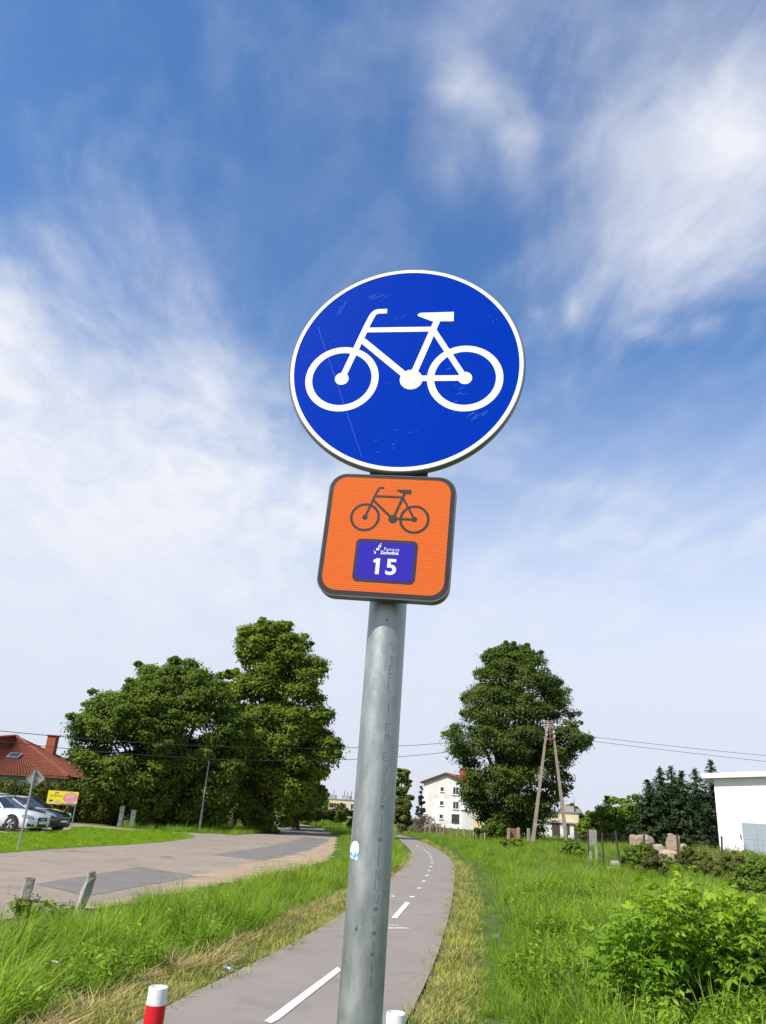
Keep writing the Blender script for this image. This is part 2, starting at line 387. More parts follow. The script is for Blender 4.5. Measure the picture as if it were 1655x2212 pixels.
# start of the path behind the camera so that it does not end at the picture's edge
for arr_name in ('PL', 'PR'):
    a = globals()[arr_name]; d = (a[0]-a[3]); d /= np.linalg.norm(d)
    globals()[arr_name] = np.concatenate([[a[0]+d*k for k in (9, 6, 3, 1.5)], a])
MPATH = mat('path asphalt', (0.235, 0.204, 0.172), (0.262, 0.228, 0.194), 0.5, 0.9, c3=(0.212, 0.184, 0.156), s3=1.7, bump=0.22, bscale=90, spec=0.25, detail=9)
wear(MPATH, .0, .3, .0, .08)
V = np.concatenate([np.c_[PL, H(PL[:, 0], PL[:, 1])+0.03], np.c_[PR, H(PR[:, 0], PR[:, 1])+0.03]]); n = len(PL); i = np.arange(n-1)
path = tag(mesh_np('cycle_path', V, np.stack([i, i+n, i+n+1, i+1], 1), MPATH), kind='structure')
MW = mat('road paint', (0.72, 0.70, 0.66), (0.60, 0.58, 0.54), 9, 0.7, c3=(0.45, 0.42, 0.39), s3=30, spec=0.2, lo=.45, hi=.8)
def strip(pts, name='centre_line'): sheet(name, [(p[0], p[1]) for p in pts], 0.036, MW, path)
strip(gp([(584, 2222), (603, 2212), (738, 2103), (728, 2096), (716, 2106), (570, 2216)]))
strip(gp([(845, 1987), (857, 1989), (886, 1954), (876, 1952)]))
c6 = lambda x, y: (465+x*.3212, 1727.5+y*.3212)
dl = [(1323, 665), (1370, 605), (1402, 557), (1423, 518), (1438, 485), (1450, 457), (1458, 432), (1456, 411), (1451, 392), (1442, 376), (1428, 361), (1408, 345), (1385, 330), (1358, 316)]
for k, (x, y) in enumerate(dl):
    w = np.interp(y, [316, 665], [7, 15]); h = np.interp(y, [316, 430, 665], [1.6, 2.6, 4.2])
    strip(gp([c6(x-w, y+h), c6(x+w, y+h*0.9), c6(x+w+1, y-h), c6(x-w+2, y-h)]), 'centre_dash')
# bicycle pictogram strokes, unit = sign radius
def bike_mb(mb, sc, ox, oy, z, dz, wheel=0.061, k=1.0):
    zz = [z]
    def nz(): zz[0] += dz; return zz[0]
    P = lambda x, y: (ox+x*sc, oy+y*sc)
    def line(a, b, w):
        a, b = np.array(P(*a)), np.array(P(*b)); d = (b-a)/np.linalg.norm(b-a); q = np.array([-d[1], d[0]])*w*sc*k/2
        t = nz(); mb.add([(*p, t) for p in (a-q, b-q, b+q, a+q)], [(0, 1, 2, 3)])
    def disc(c, r, n=28):
        t = nz(); c = P(*c); mb.add([(c[0]+r*sc*math.cos(2*math.pi*j/n), c[1]+r*sc*math.sin(2*math.pi*j/n), t) for j in range(n)], [tuple(range(n))])
    def ringf(c, ro, ri, n=72):
        t = nz(); c = P(*c)
        vs = [(c[0]+r*sc*math.cos(2*math.pi*j/n), c[1]+r*sc*math.sin(2*math.pi*j/n), t) for r in (ro, ri) for j in range(n)]
        mb.add(vs, [(j, (j+1) % n, n+(j+1) % n, n+j) for j in range(n)])
    fh, rh, bb = (-.536, -.134), (.515, -.133), (.062, -.145)
    ringf(fh, .319, .319-wheel); ringf(rh, .319, .319-wheel); disc(fh, .060); disc(rh, .060); disc(bb, .097)
    line(fh, (-.352, .425), .054); 
    pts = [(-.362, .395), (-.330, .485), (-.312, .525), (-.292, .548), (-.262, .556), (-.19, .556)]
    for a, b in zip(pts[:-1], pts[1:]): line(a, b, .048 if b[0] > -.30 else .052)
    for c in pts[1:-1]: disc(c, .0245*k, 14)
    line((-.372, .360), (.225, .360), .050); line((-.385, .252), (bb[0]-.03, bb[1]+.02), .058)
    line(bb, (.258, .45), .056); line((.232, .345), rh, .050); line((bb[0], -.135), rh, .054)
    t = nz(); sp = [(.082, .508), (.090, .497), (.215, .440), (.401, .438), (.400, .536), (.115, .532), (.092, .524)]
    mb.add([(*P(*p), t) for p in sp], [tuple(range(len(sp)))])
def rrect(w, h, r, n=8, c=(0, 0)):
    out = []
    for sx, sy, a0 in ((1, -1, -90), (1, 1, 0), (-1, 1, 90), (-1, -1, 180)):
        for k in range(n+1):
            a = R_(a0+90*k/n); out.append((c[0]+sx*(w/2-r)+r*math.cos(a), c[1]+sy*(h/2-r)+r*math.sin(a)))
    return out
# painted bicycle and wordmark on the path
mb = MB(); 
pa, pb = G(*c6(1090, 660)), G(*c6(1237, 660)); 
bike_mb(mb, 0.62, 0, 0, 0.0, 0.0004, 0.07, 1.2)
sym = mb.build('bicycle_marking', MW, path)
sc_ = Matrix.Translation((float(pb[0])-0.55, float(pb[1])-0.05, 0.038)) @ Matrix.Rotation(R_(-8), 4, 'Z') @ Matrix.Diagonal((0.9, 1.7, 1, 1))
sym.matrix_local = sc_
q0 = G(*c6(1155, 885)); q1 = G(*c6(1312, 885)); q2 = G(*c6(1180, 845))
wl = float(np.linalg.norm(q1-q0)); ang = math.atan2(q1[1]-q0[1], q1[0]-q0[0])
mb = MB(); h_ = 0.30
v, f_ = text_mb('Zachodnie', (0, 0, wl, h_*0.75), 0.0, 0.02); mb.add(v, f_)
v, f_ = text_mb('Pomorze', (wl*.18, h_*1.05, wl*1.02, h_*1.7), 0.0, 0.0); mb.add(v, f_)
mb.add([(0.02, h_*2.0, 0), (.12, h_*1.2, 0), (.2, h_*1.3, 0), (.1, h_*2.2, 0)], [(0, 1, 2, 3)]); mb.add([(0.0, h_*2.4, 0), (.08, h_*2.25, 0), (.14, h_*2.5, 0), (.03, h_*2.7, 0)], [(0, 1, 2, 3)])
wm = mb.build('wordmark', MW, path); wm.matrix_local = Matrix.Translation((float(q0[0]), float(q0[1]), 0.036)) @ Matrix.Rotation(ang, 4, 'Z')
MCR = mat('dust crack', (0.12, 0.11, 0.1), rough=1)

# ------------------------------------------------------------------ foliage builders
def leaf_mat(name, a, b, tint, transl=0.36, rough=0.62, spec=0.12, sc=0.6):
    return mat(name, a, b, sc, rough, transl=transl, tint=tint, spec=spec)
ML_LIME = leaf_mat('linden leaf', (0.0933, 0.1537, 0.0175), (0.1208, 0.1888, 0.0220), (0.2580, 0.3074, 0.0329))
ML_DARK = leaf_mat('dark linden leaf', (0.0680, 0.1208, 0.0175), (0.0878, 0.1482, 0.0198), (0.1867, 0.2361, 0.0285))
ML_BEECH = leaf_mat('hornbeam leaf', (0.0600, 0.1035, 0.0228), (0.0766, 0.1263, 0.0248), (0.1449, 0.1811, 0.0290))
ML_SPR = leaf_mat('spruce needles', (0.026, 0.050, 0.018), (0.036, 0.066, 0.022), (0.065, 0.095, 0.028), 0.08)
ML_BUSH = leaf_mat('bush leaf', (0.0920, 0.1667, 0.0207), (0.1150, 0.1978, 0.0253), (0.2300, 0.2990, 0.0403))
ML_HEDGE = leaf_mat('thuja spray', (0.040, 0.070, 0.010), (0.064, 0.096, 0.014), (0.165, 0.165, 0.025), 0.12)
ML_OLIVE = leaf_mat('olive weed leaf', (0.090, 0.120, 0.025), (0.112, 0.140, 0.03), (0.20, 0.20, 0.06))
MT = mat('bark', (0.085, 0.068, 0.05), (0.05, 0.04, 0.03), 6, 0.9, bump=0.8, bscale=18, spec=0.1)

def quads(C, Nn, size, asp, spin=None, bend=0.0):
    """one leaf-shaped quad (rhombus) per centre"""
    n = len(C); Nn = Nn/np.maximum(np.linalg.norm(Nn, axis=1, keepdims=True), 1e-9)
    r = rng.normal(size=(n, 3)) if spin is None else spin
    A = r-Nn*(r*Nn).sum(1, keepdims=True); A /= np.maximum(np.linalg.norm(A, axis=1, keepdims=True), 1e-9); B = np.cross(Nn, A)
    s = size[:, None]
    V = np.stack([C-A*s, C-B*s*asp+A*s*.1+Nn*s*bend, C+A*s, C+B*s*asp+A*s*.1+Nn*s*bend], 1).reshape(-1, 3)
    return V, np.arange(n*4).reshape(n, 4)
def crown_mesh(name, prof, n_cl, per, leaf, m, parent, cr=(0.10, 0.18), depth=0.9, flat=0.75, ragged=0.12, asp=0.62, core=0.25, droop=0.0, y0=0.0):
    """prof: rows (z, x_left, x_right) in metres, local; returns clump centres"""
    prof = np.array(sorted(prof)); z, xl, xr = prof.T
    wmax = (xr-xl).max(); zz = np.linspace(z[0], z[-1], 200); w = np.interp(zz, z, xr-xl); pz = w**1.3; pz /= pz.sum()
    cz = rng.choice(zz, n_cl, p=pz); cxm = np.interp(cz, z, (xl+xr)/2); rx = np.interp(cz, z, (xr-xl)/2)
    crad = wmax*rng.uniform(cr[0], cr[1], n_cl)*np.clip(rx/(wmax*.3), .45, 1.0)
    a = rng.uniform(0, 2*np.pi, n_cl); u = np.where(rng.random(n_cl) < core, rng.uniform(0.1, .7, n_cl), 1.0)
    rr = np.maximum(rx-crad*.75, rx*.15)*u*(1+rng.normal(0, ragged*.5, n_cl))
    cx = cxm+rr*np.cos(a); cy = y0+rr*depth*np.sin(a)
    cz = np.clip(cz, z[0]+crad*.4, z[-1]-crad*.55)
    cen = np.stack([cx, cy, cz], 1)
    # ragged twig tips poking out
    k = int(n_cl*.55); sel = rng.choice(n_cl, k); tipc = cen[sel].copy(); axis = np.stack([cxm[sel], np.full(k, y0), cz[sel]-wmax*.12], 1)
    out = tipc-axis; out /= np.maximum(np.linalg.norm(out, axis=1, keepdims=True), 1e-6)
    tipc += out*(crad[sel]*rng.uniform(.7, 1.15, k))[:, None]; tr = crad[sel]*rng.uniform(.25, .45, k)
    allc = np.concatenate([cen, tipc]); allr = np.concatenate([crad, tr]); allp = np.concatenate([np.full(n_cl, per), np.full(k, max(6, per//5))])
    idx = np.repeat(np.arange(len(allc)), allp); n = len(idx)
    d = rng.normal(size=(n, 3)); d /= np.linalg.norm(d, axis=1, keepdims=True); d[:, 2] = np.abs(d[:, 2])*np.where(rng.random(n) < .78, 1, -1)
    ax = np.stack([np.r_[cxm, cxm[sel]][idx], np.full(n, y0), allc[idx, 2]-wmax*.1], 1)
    o = allc[idx]-ax; o /= np.maximum(np.linalg.norm(o, axis=1, keepdims=True), 1e-6)
    d = d+o*.55; d /= np.linalg.norm(d, axis=1, keepdims=True)
    rad = allr[idx]*np.cbrt(rng.uniform(.25, 1.0, n))*(1+.18*rng.normal(size=n))
    C = allc[idx]+d*rad[:, None]*np.array([1, 1, flat]); C[:, 2] -= droop*rad*(1-d[:, 2])*.4
    Nn = d+rng.normal(0, .50, (n, 3))+np.array([0, 0, .60])
    size = leaf*rng.uniform(.6, 1.25, n)
    V, Q = quads(C, Nn, size, asp, bend=.12)
    t = np.clip(.30+.35*rng.normal(size=len(allc))[idx]*.6+.25*(C[:, 2]-allc[idx, 2])/allr[idx]+.12*rng.normal(size=n), 0, 1)  # tint grows paler towards clump tops, imitating sunlit upper leaves
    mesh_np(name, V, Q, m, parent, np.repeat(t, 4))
    return cen
def trunk_mesh(parent, h, r, cen, limbs, lean=(0, 0), y0=0.0):
    mb = MB(); k = 6
    pts = [(lean[0]*(j/k)**1.5+rng.normal(0, r*.15)*(j > 0), lean[1]*(j/k), h*j/k-.1*(j == 0)) for j in range(k+1)]
    mb.tube(pts, [r*(1.35 if j == 0 else 1-.75*j/k) for j in range(k+1)], 10)
    for c in cen[rng.choice(len(cen), min(limbs, len(cen)), replace=False)] if limbs else []:
        s = np.array(pts[min(k, max(1, int(k*np.clip((c[2]/h)*.55, .15, .95))))]); e = c
        m1 = s*.45+e*.55+rng.normal(0, r*.6, 3)+np.array([0, 0, -.05*h])
        mb.tube([s, m1, e], [r*.38, r*.22, r*.07], 6)
    mb.build('trunk', MT, parent, True)
def prof_px(rows, Y, base):
    """outline rows (y, x_left, x_right) of the picture, sized at distance Y -> local metres"""
    out = []
    for y, a, b in rows:
        p, q = at(a, y, Y), at(b, y, Y); out.append(((p[2]+q[2])/2-base[2], p[0]-base[0], q[0]-base[0]))
    return out
def tree(name, label, rows, Y, bx, m, n_cl, per, leaf, trunk_r, limbs=14, group=None, cat='tree', part='crown', trunk=True, **kw):
    by = rows[-1][0]; b = at(bx, by, Y); base = (b[0], Y, float(H(b[0], Y)))
    t = thing(name, base, label, cat, group=group); pr = prof_px(rows, Y, base)
    pr = [(max(z, .05), a, c) for z, a, c in pr]
    cen = crown_mesh(part, pr, n_cl, per, leaf, m, t, **kw)
    if trunk: trunk_mesh(t, max(p[0] for p in pr)*.86, trunk_r, cen, limbs, lean=((pr[0][1]+pr[0][2])/2*.6, 0))
    return t
def spruce(label, x, ytop, Y, ybase_w, n=60, group=None):
    top = at(x, ytop, Y); gx = float(top[0]); gz = float(H(gx, Y)); h = top[2]-gz; W_ = ybase_w/F_PX*Y
    t = thing('spruce_tree', (gx, Y, gz), label, 'tree', group=group)
    Cs, Ns, Ss, Sp = [], [], [], []
    lv = np.linspace(.06, .99, int(n*.75))
    for q in lv:
        z = h*q; rad = W_*(1-q)**.8*rng.uniform(.8, 1.15)+.12
        for k in range(max(4, int(11*(1-q)+4))):
            a = rng.uniform(0, 2*np.pi); rr = rad*rng.uniform(.75, 1.1)
            m_ = max(3, int(rr/.16)); s_ = np.linspace(.12, 1, m_)
            p = np.stack([np.cos(a)*rr*s_, np.sin(a)*rr*s_, z-.32*rr*s_+.22*rr*s_**2.2], 1)
            for rep in range(3):
                Cs.append(p+rng.normal(0, .07, p.shape)-np.array([0, 0, .05*rep])); Sp.append(np.tile([np.cos(a), np.sin(a), -.25], (m_, 1))+rng.normal(0, .45, (m_, 3)))
                Ns.append(np.tile([np.cos(a)*.4, np.sin(a)*.4, .9], (m_, 1))+rng.normal(0, .35, (m_, 3))); Ss.append(np.full(m_, .17))
    Cs, Ns, Ss, Sp = map(np.concatenate, (Cs, Ns, Ss, Sp))
    V, Q = quads(Cs, Ns, Ss*rng.uniform(.7, 1.3, len(Ss)), .34, Sp)
    mesh_np('crown', V, Q, ML_SPR, t, np.repeat(np.clip(rng.normal(.3, .25, len(Cs)), 0, 1), 4))
    MB().tube([(0, 0, -.1), (0, 0, h*.5), (0, 0, h*.98)], [.16, .09, .015], 8).build('trunk', MT, t, True)

# ------------------------------------------------------------------ buildings
def house_wall(name): pass
MROOF = mat('clay tiles', (0.225, 0.070, 0.038), (0.165, 0.054, 0.032), 1.6, 0.85, c3=(0.12, 0.05, 0.035), s3=5, spec=0.2)
MBR = mat('red brick', (0.40, 0.10, 0.05), (0.32, 0.09, 0.05), 9, 0.85, bump=.3, spec=.2)
MGLS = mat('window glass', (0.02, 0.03, 0.04), rough=0.08, spec=0.8)
MFRM = mat('white window frame', (0.75, 0.75, 0.73), rough=0.4)
MWALLG = mat('grey green render', (0.30, 0.32, 0.28), (0.26, 0.28, 0.25), 1.2, 0.9, spec=.1)
MDKW = mat('dark brown wood', (0.07, 0.045, 0.03), (0.05, 0.035, 0.025), 5, 0.7)
MPLAST = mat('white render', (0.72, 0.69, 0.64), (0.62, 0.59, 0.55), .35, 0.9, spec=.1, c3=(.5, .48, .45), s3=.5)
MMET = mat('zinc sheet', (0.42, 0.43, 0.44), (0.36, 0.37, 0.38), 3, 0.45, metal=.6)
def quad_tiles(mb, A, B, Cc, Dd, rows, colw, amp=.035, step=.045):
    """pantile slope A(bottom-left) B(bottom-right) C(top-right) D(top-left): wavy columns, stepped courses"""
    A, B, Cc, Dd = (np.array(p, float) for p in (A, B, Cc, Dd)); nrm = np.cross(B-A, Dd-A); nrm /= np.linalg.norm(nrm)
    if nrm[2] < 0: nrm = -nrm
    wid = np.linalg.norm(B-A); nc = max(2, int(wid/colw)*4)
    for r in range(rows):
        for (t0, t1) in ((r/rows, (r+1)/rows),):
            L0, R0 = A+(Dd-A)*t0, B+(Cc-B)*t0; L1, R1 = A+(Dd-A)*t1, B+(Cc-B)*t1
            s = np.linspace(0, 1, nc+1)[:, None]; wave = (amp*np.sin(np.arange(nc+1)*np.pi/2))[:, None]
            p0 = L0+(R0-L0)*s+nrm*(wave+step); p1 = L1+(R1-L1)*s+nrm*wave
            o = np.concatenate([p0, p1]); mb.add(o, [(k, k+1, nc+2+k, nc+1+k) for k in range(nc)])
def window(parent, c, w, h, nrm_rz, mf=None, sill=True, bars=1):
    """frame sits on the wall, c = centre on wall surface; nrm_rz rotates a window facing -Y"""
    M = Matrix.Translation(c) @ Matrix.Rotation(nrm_rz, 4, 'Z'); t = .07
    mb = MB()
    for q in ((-w/2+t/2, 0, t, h), (w/2-t/2, 0, t, h)): mb.box((q[0], -.03, q[1]), (q[2], .10, q[3]))
    for q in ((0, h/2-t/2), (0, -h/2+t/2)): mb.box((0, -.03, q[1]), (w-2*t, .10, t))
    for b in range(bars): mb.box((-w/2+w*(b+1)/(bars+1), -.03, 0), (t*.8, .08, h-2*t))
    if sill: mb.box((0, -.09, -h/2-.04), (w+.16, .2, .06))
    f = mb.build('window', mf or MFRM, parent, M=M)
    MB().box((0, .0, 0), (w-t*1.2, .05, h-t*1.2)).build('pane', MGLS, f)
    return f

# -- tiled-roof house on the left
YH = 66.0
A0 = at(35, 1590, YH+3.6); e0 = at(149, 1678, YH-2.6)
hs0 = thing('tiled_house', (at(0, 1700, YH)[0], YH, 0), 'low grey house with red pantile hip roof, skylight and brick chimney behind the hedge', 'house')
ox = hs0.location.x; eave = float(e0[2])+.1; ridge = A0[2]
xr = e0[0]-ox; xa = A0[0]-ox
mb = MB(); mb.box(((xr-16)/2-.3+.0, 2.6, eave/2), (xr+14.6, 9.2, eave)); mb.build('wall', MWALLG, hs0)
xr2 = at(183, 1681, 65)[0]-ox
MB().box((xr2-2.6, 4.2, eave/2-.05), (4.4, 5.6, eave-.1)).build('wing_wall', MWALLG, hs0)
mb = MB(); ye = -2.6; yr = 3.6
quad_tiles(mb, (-17, ye, eave-.1), (xr, ye, eave-.1), (xa+.01, yr, ridge), (xa-.01, yr, ridge), 26, .24)
quad_tiles(mb, (xr, ye, eave-.1), (xr, 9.8, eave-.1), (xa+.01, yr+.02, ridge), (xa, yr, ridge), 26, .24)
mb.box(((xr-15)/2, ye+.06, eave-.18), (xr+15, .12, .16))
def slab(mb, pts, dz_=-.06):
    n_ = len(pts); mb.add([(x, y, z+dz_) for x, y, z in pts], [tuple(range(n_))])
slab(mb, [(-17, ye, eave-.1), (xr, ye, eave-.1), (xa, yr, ridge)]); slab(mb, [(xr, ye, eave-.1), (xr, 9.8, eave-.1), (xa, yr, ridge)]); slab(mb, [(xr, 9.8, eave-.1), (-17, 9.8, eave-.1), (xa, yr, ridge)]); slab(mb, [(-17, 9.8, eave-.1), (-17, ye, eave-.1), (xa, yr, ridge)])
rf = mb.build('roof', MROOF, hs0)
mb = MB(); mb.tube([(xr, ye, eave-.05), (xa, yr, ridge+.05)], .11, 8); mb.tube([(-17, ye, eave-.05), (xa, yr, ridge+.05)], .11, 8); mb.build('ridge_cap', MROOF, rf)
ch = at(105, 1615, 70); 
mb = MB(); mb.box((ch[0]-ox, 4.6, 5.0), (.75, .75, 2.8)); mb.box((ch[0]-ox, 4.6, 6.43), (.9, .9, .1)); mb.build('chimney', MBR, rf)
w0 = at(93, 1631, 67); 
mb = MB(); xw0, zw = w0[0]-ox, w0[2]; xw1 = at(121, 1631, 67)[0]-ox; 
quad_tiles(mb, (xr-2.5, 1.0, eave-.1), (xr2+.3, 1.0, eave-.1), (xw1, 4.0, zw), (xw0, 4.0, zw), 16, .24)
quad_tiles(mb, (xr2+.3, 1.0, eave-.1), (xr2+.3, 7.2, eave-.1), (xw1+.01, 4.02, zw), (xw1, 4.0, zw), 16, .24)
slab(mb, [(xr-2.5, 1.0, eave-.1), (xr2+.3, 1.0, eave-.1), (xw1, 4.0, zw), (xw0, 4.0, zw)]); slab(mb, [(xr2+.3, 1.0, eave-.1), (xr2+.3, 7.2, eave-.1), (xw1, 4.0, zw)]); slab(mb, [(xr2+.3, 7.2, eave-.1), (xr-2.5, 7.2, eave-.1), (xw0, 4.0, zw), (xw1, 4.0, zw)])
mb.tube([(xr2+.3, 1.0, eave-.05), (xw1, 4.0, zw+.05)], .1, 8); mb.build('wing_roof', MROOF, hs0)
sl_ = at(19, 1632, 64.8); t_ = (sl_[2]-eave)/(ridge-eave); sy = ye+(yr-ye)*t_; an = math.atan2(ridge-eave, yr-ye)
M = Matrix.Translation((sl_[0]-ox, sy, eave+(ridge-eave)*t_+.06)) @ Matrix.Rotation(an, 4, 'X')
f_ = MB().box((0, 0, 0), (.95, .85, .14)).build('skylight', MMET, rf, M=M); MB().box((0, 0, .06), (.78, .66, .06)).build('pane', MGLS, f_)
for wx in (xr-3.2, xr-7): window(hs0, (wx, -2.0, 1.9), 1.3, 1.2, 0)

# -- white three-storey house
YW = 145.0; wl_ = at(913, 1760, YW); wr_ = at(1013, 1760, YW-4)
wz = float(H(wl_[0], YW)); base = (wl_[0], YW, wz)
hw = thing('white_house', base, 'tall white gabled house with a red roof and six small windows behind the brush heap', 'house', rz=math.atan2(-4, wr_[0]-wl_[0]))
wid = float(np.hypot(wr_[0]-wl_[0], 4)); ev = at(912, 1690, YW)[2]-wz; rd = at(956, 1672, YW-2)[2]-wz; dep = 11.0
mb = MB(); P5 = [(0, -.5), (wid, -.5), (wid, ev), (wid*.5, rd), (0, ev)]
vs_ = [(x, 0, z) for x, z in P5]+[(x, dep, z) for x, z in P5]
mb.add(vs_, [(0, 1, 2, 3, 4), (9, 8, 7, 6, 5), (1, 6, 7, 2), (5, 0, 4, 9)]); mb.build('wall', MPLAST, hw)
mb = MB(); MRED = mat('red sheet roof', (.45, .045, .035), (.36, .05, .04), 3, .6)
for s in (0, 1):
    xe = -.45 if s == 0 else wid+.45; ze = ev-.45*(rd-ev)/(wid/2)
    mb.add([(xe, -.45, ze), (wid/2, -.45, rd), (wid/2, dep+.4, rd), (xe, dep+.4, ze), (xe, -.45, ze+.28), (wid/2, -.45, rd+.3), (wid/2, dep+.4, rd+.3), (xe, dep+.4, ze+.28)],
           [(0, 1, 5, 4), (1, 2, 6, 5), (2, 3, 7, 6), (3, 0, 4, 7), (4, 5, 6, 7), (3, 2, 1, 0)])
rw = mb.build('roof', MRED, hw)
for s in (0, 1):
    xe = -.5 if s == 0 else wid+.5; ze = ev-.5*(rd-ev)/(wid/2); MB().add([(xe, -.48, ze-.05), (wid/2, -.48, rd-.05), (wid/2, -.48, rd+.27), (xe, -.48, ze+.27), (xe, -.455, ze-.05), (wid/2, -.455, rd-.05), (wid/2, -.455, rd+.27), (xe, -.455, ze+.27)], [(0, 1, 2, 3), (7, 6, 5, 4), (0, 4, 5, 1), (3, 2, 6, 7), (0, 3, 7, 4)]).build('fascia', MDKW, rw)
mb = MB(); mb.box((wid*.80, 2.6, rd+.1), (1.9, .8, 1.9)); mb.box((wid*.80, 2.6, rd+1.1), (2.1, 1.0, .12)); mb.build('chimney', MBR, rw)
for px, py, w, h, b in ((960, 1705, .75, .8, 0), (959, 1735, .75, .8, 0), (958, 1764, .75, .8, 0), (991, 1709, 1.15, 1.3, 1), (991, 1740, 1.15, 1.3, 1), (990, 1768, 1.35, 1.3, 1)):
    p = at(px, py, YW-2); lx = (p[0]-base[0])*1.02
    window(hw, (lx, 0.0, p[2]-wz), w, h, 0, mf=MDKW if py == 1768 else MFRM, bars=b)
mb = MB(); mb.tube([(wid*.93, -.08, 0), (wid*.93, -.08, ev)], .06, 6); mb.build('downpipe', MMET, hw)
for q in (.25, .55): window(hw, (wid, dep*q, ev*.62), 1.2, 1.4, R_(90)); window(hw, (wid, dep*q, ev*.3), 1.2, 1.4, R_(90))
p = at(1026, 1792, 138); wo = thing('outbuilding', (p[0], 138, float(H(p[0], 138))), 'low white outbuilding at the right foot of the tall white house', 'shed')
mb = MB(); mb.box((0, 2, 1.4), (3.6, 4, 3.2)); mb.build('wall', MPLAST, wo); MB().box((0, 2, 3.06), (4.0, 4.4, .12)).build('roof', MMET, wo); MB().box((.8, -.01, 1.0), (.9, .06, 2.0)).build('door', MDKW, wo)

# -- cream flat-roofed building
MCRM = mat('cream render', (0.62, 0.50, 0.32), (0.55, 0.45, 0.30), .5, .9, spec=.1)
MGRY = mat('grey render and side shade', (0.34, 0.33, 0.31), (0.26, 0.25, 0.235), .8, .9, spec=.1)  # darker grey that paints shade on the side walls; also colours chimneys
YC = 108.0; p = at(1240, 1800, YC); cz_ = float(H(p[0], YC)); bc = thing('flat_roof_building', (p[0], YC, cz_), 'cream flat-roofed two-tier building beyond the leaning pole legs', 'building', rz=R_(-14))
t1 = at(1240, 1780, YC)[2]-cz_; t2 = at(1249, 1756, YC+4)[2]-cz_
MB().box((-6, 3.0, t1/2-.2), (12, 6, t1+.4)).build('lower_wall', [MPLAST], bc)
MB().box((.02, 3.0, t1/2-.2), (.08, 5.9, t1+.3)).build('shaded_side_wall', [MGRY], bc)  # thin grey skin, paints the side turned from the sun darker
MB().box((-6.5, 8.5, t2/2), (14.4, 7.6, t2)).build('upper_wall', [MCRM], bc)
MB().box((.72, 8.5, t2/2), (.08, 7.5, t2-.1)).build('shaded_upper_side_wall', [MGRY], bc)  # upper side gets the same painted shade
mb = MB(); mb.box((-6, 2.9, t1+.08), (12.4, 6.3, .14)); mb.box((-6.5, 8.5, t2+.07), (14.8, 8.0, .14)); rr_ = mb.build('roof', MMET, bc)
MB().box((-.6, 7.0, t2+.5), (1.5, 1.2, .8)).build('chimney', MGRY, rr_); MB().box((1.0-1.9+1.6, 8.0, t2+.35), (.9, .9, .5)).build('chimney', MGRY, rr_)
for ax0, ay0, az0, az1 in ((-4, 7, 0, 1.6), (-1.2, 6.4, .9, 2.2), (.2, 6.6, 0, 2.1)): MB().tube([(ax0, ay0, t2+az0), (ax0, ay0, t2+az1)], .035, 5).build('antenna', MDKW, rr_)
for lx in (-2.3, -.9): MB().box((lx, -.02, 1.15), (1.0 if lx < -2 else .7, .08, 1.9 if lx < -2 else 1.2)).build('door' if lx < -2 else 'window', MDKW, bc)

# -- far apartment block beyond the road bend
YF = 290.0; p = at(712, 1745, YF); fz = float(H(p[0], YF)); fb = thing('apartment_block', (p[0], YF, fz), 'distant cream apartment block with roof chimneys past the road bend', 'building', rz=R_(-12))
tf = at(712, 1726, YF)[2]-fz
MB().box((7, 5, tf/2), (22, 10, tf)).build('wall', MCRM, fb); rr_ = MB().box((7, 5, tf+.15), (22.5, 10.5, .3)).build('roof', MMET, fb)
for lx in (-.8, 4.6): MB().box((lx+.6, 3, tf+.9), (3.0, 1.6, 1.3)).build('chimney', MGRY, rr_)
for lx, hh in ((-3, 3), (.3, 3.4), (4.2, 3.2), (5.4, 2.8), (6.8, 3.1)): MB().tube([(lx, 3.5, tf+.2), (lx, 3.5, tf+hh)], .1, 5).build('antenna', MDKW, rr_)
for lx in (-2.5, 1.5, 5.0, 8.5, 12): window(fb, (lx, 0, tf-2.0), 1.9, 1.8, 0, mf=MFRM)

# -- white hall at the right edge
MHALL = mat('fresh white render', (0.82, 0.82, 0.80), (0.78, 0.78, 0.77), .4, .85, spec=.1)
MGATE = mat('grey steel gate', (0.34, 0.39, 0.41), (0.31, 0.36, 0.385), 1.2, .5, metal=.1)
YB = 60.0; p = at(1555, 1830, YB); hz = float(H(p[0], YB)); hb = thing('white_hall', (p[0], YB, hz), 'bright white hall with lean-to roof and grey steel gate at the right edge', 'building', rz=R_(-30))
hh = at(1546, 1682, YB)[2]-hz; wid = 15.0; rise = .16*wid
mb = MB(); P4 = [(0, -.4), (wid, -.4), (wid, hh+rise*.4), (0, hh)]
mb.add([(x, 0, z) for x, z in P4]+[(x, 9, z) for x, z in P4], [(0, 1, 2, 3), (7, 6, 5, 4), (1, 5, 6, 2), (4, 0, 3, 7)]); mb.build('wall', MHALL, hb)
mb = MB(); x0, x1 = -.75, wid+.6; sl2 = rise*.4/wid
mb.add([(x0, -.5, hh+x0*sl2+.01), (x1, -.5, hh+x1*sl2+.01), (x1, 9.5, hh+x1*sl2+.01), (x0, 9.5, hh+x0*sl2+.01), (x0, -.5, hh+x0*sl2+.36), (x1, -.5, hh+x1*sl2+.36), (x1, 9.5, hh+x1*sl2+.36), (x0, 9.5, hh+x0*sl2+.36)],
       [(0, 3, 2, 1), (4, 5, 6, 7), (0, 1, 5, 4), (1, 2, 6, 5), (2, 3, 7, 6), (3, 0, 4, 7)]); mb.build('roof', MHALL, hb)
gt = at(1588, 1776, YB-1)[2]-hz; gx0 = 1.62
g_ = thing('gate_root', (0, 0, 0), None, None); bpy.data.objects.remove(g_)
mb = MB(); mb.box((gx0+2.6, -.03, gt/2), (5.2, .06, gt)); gate = mb.build('gate', MGATE, hb)
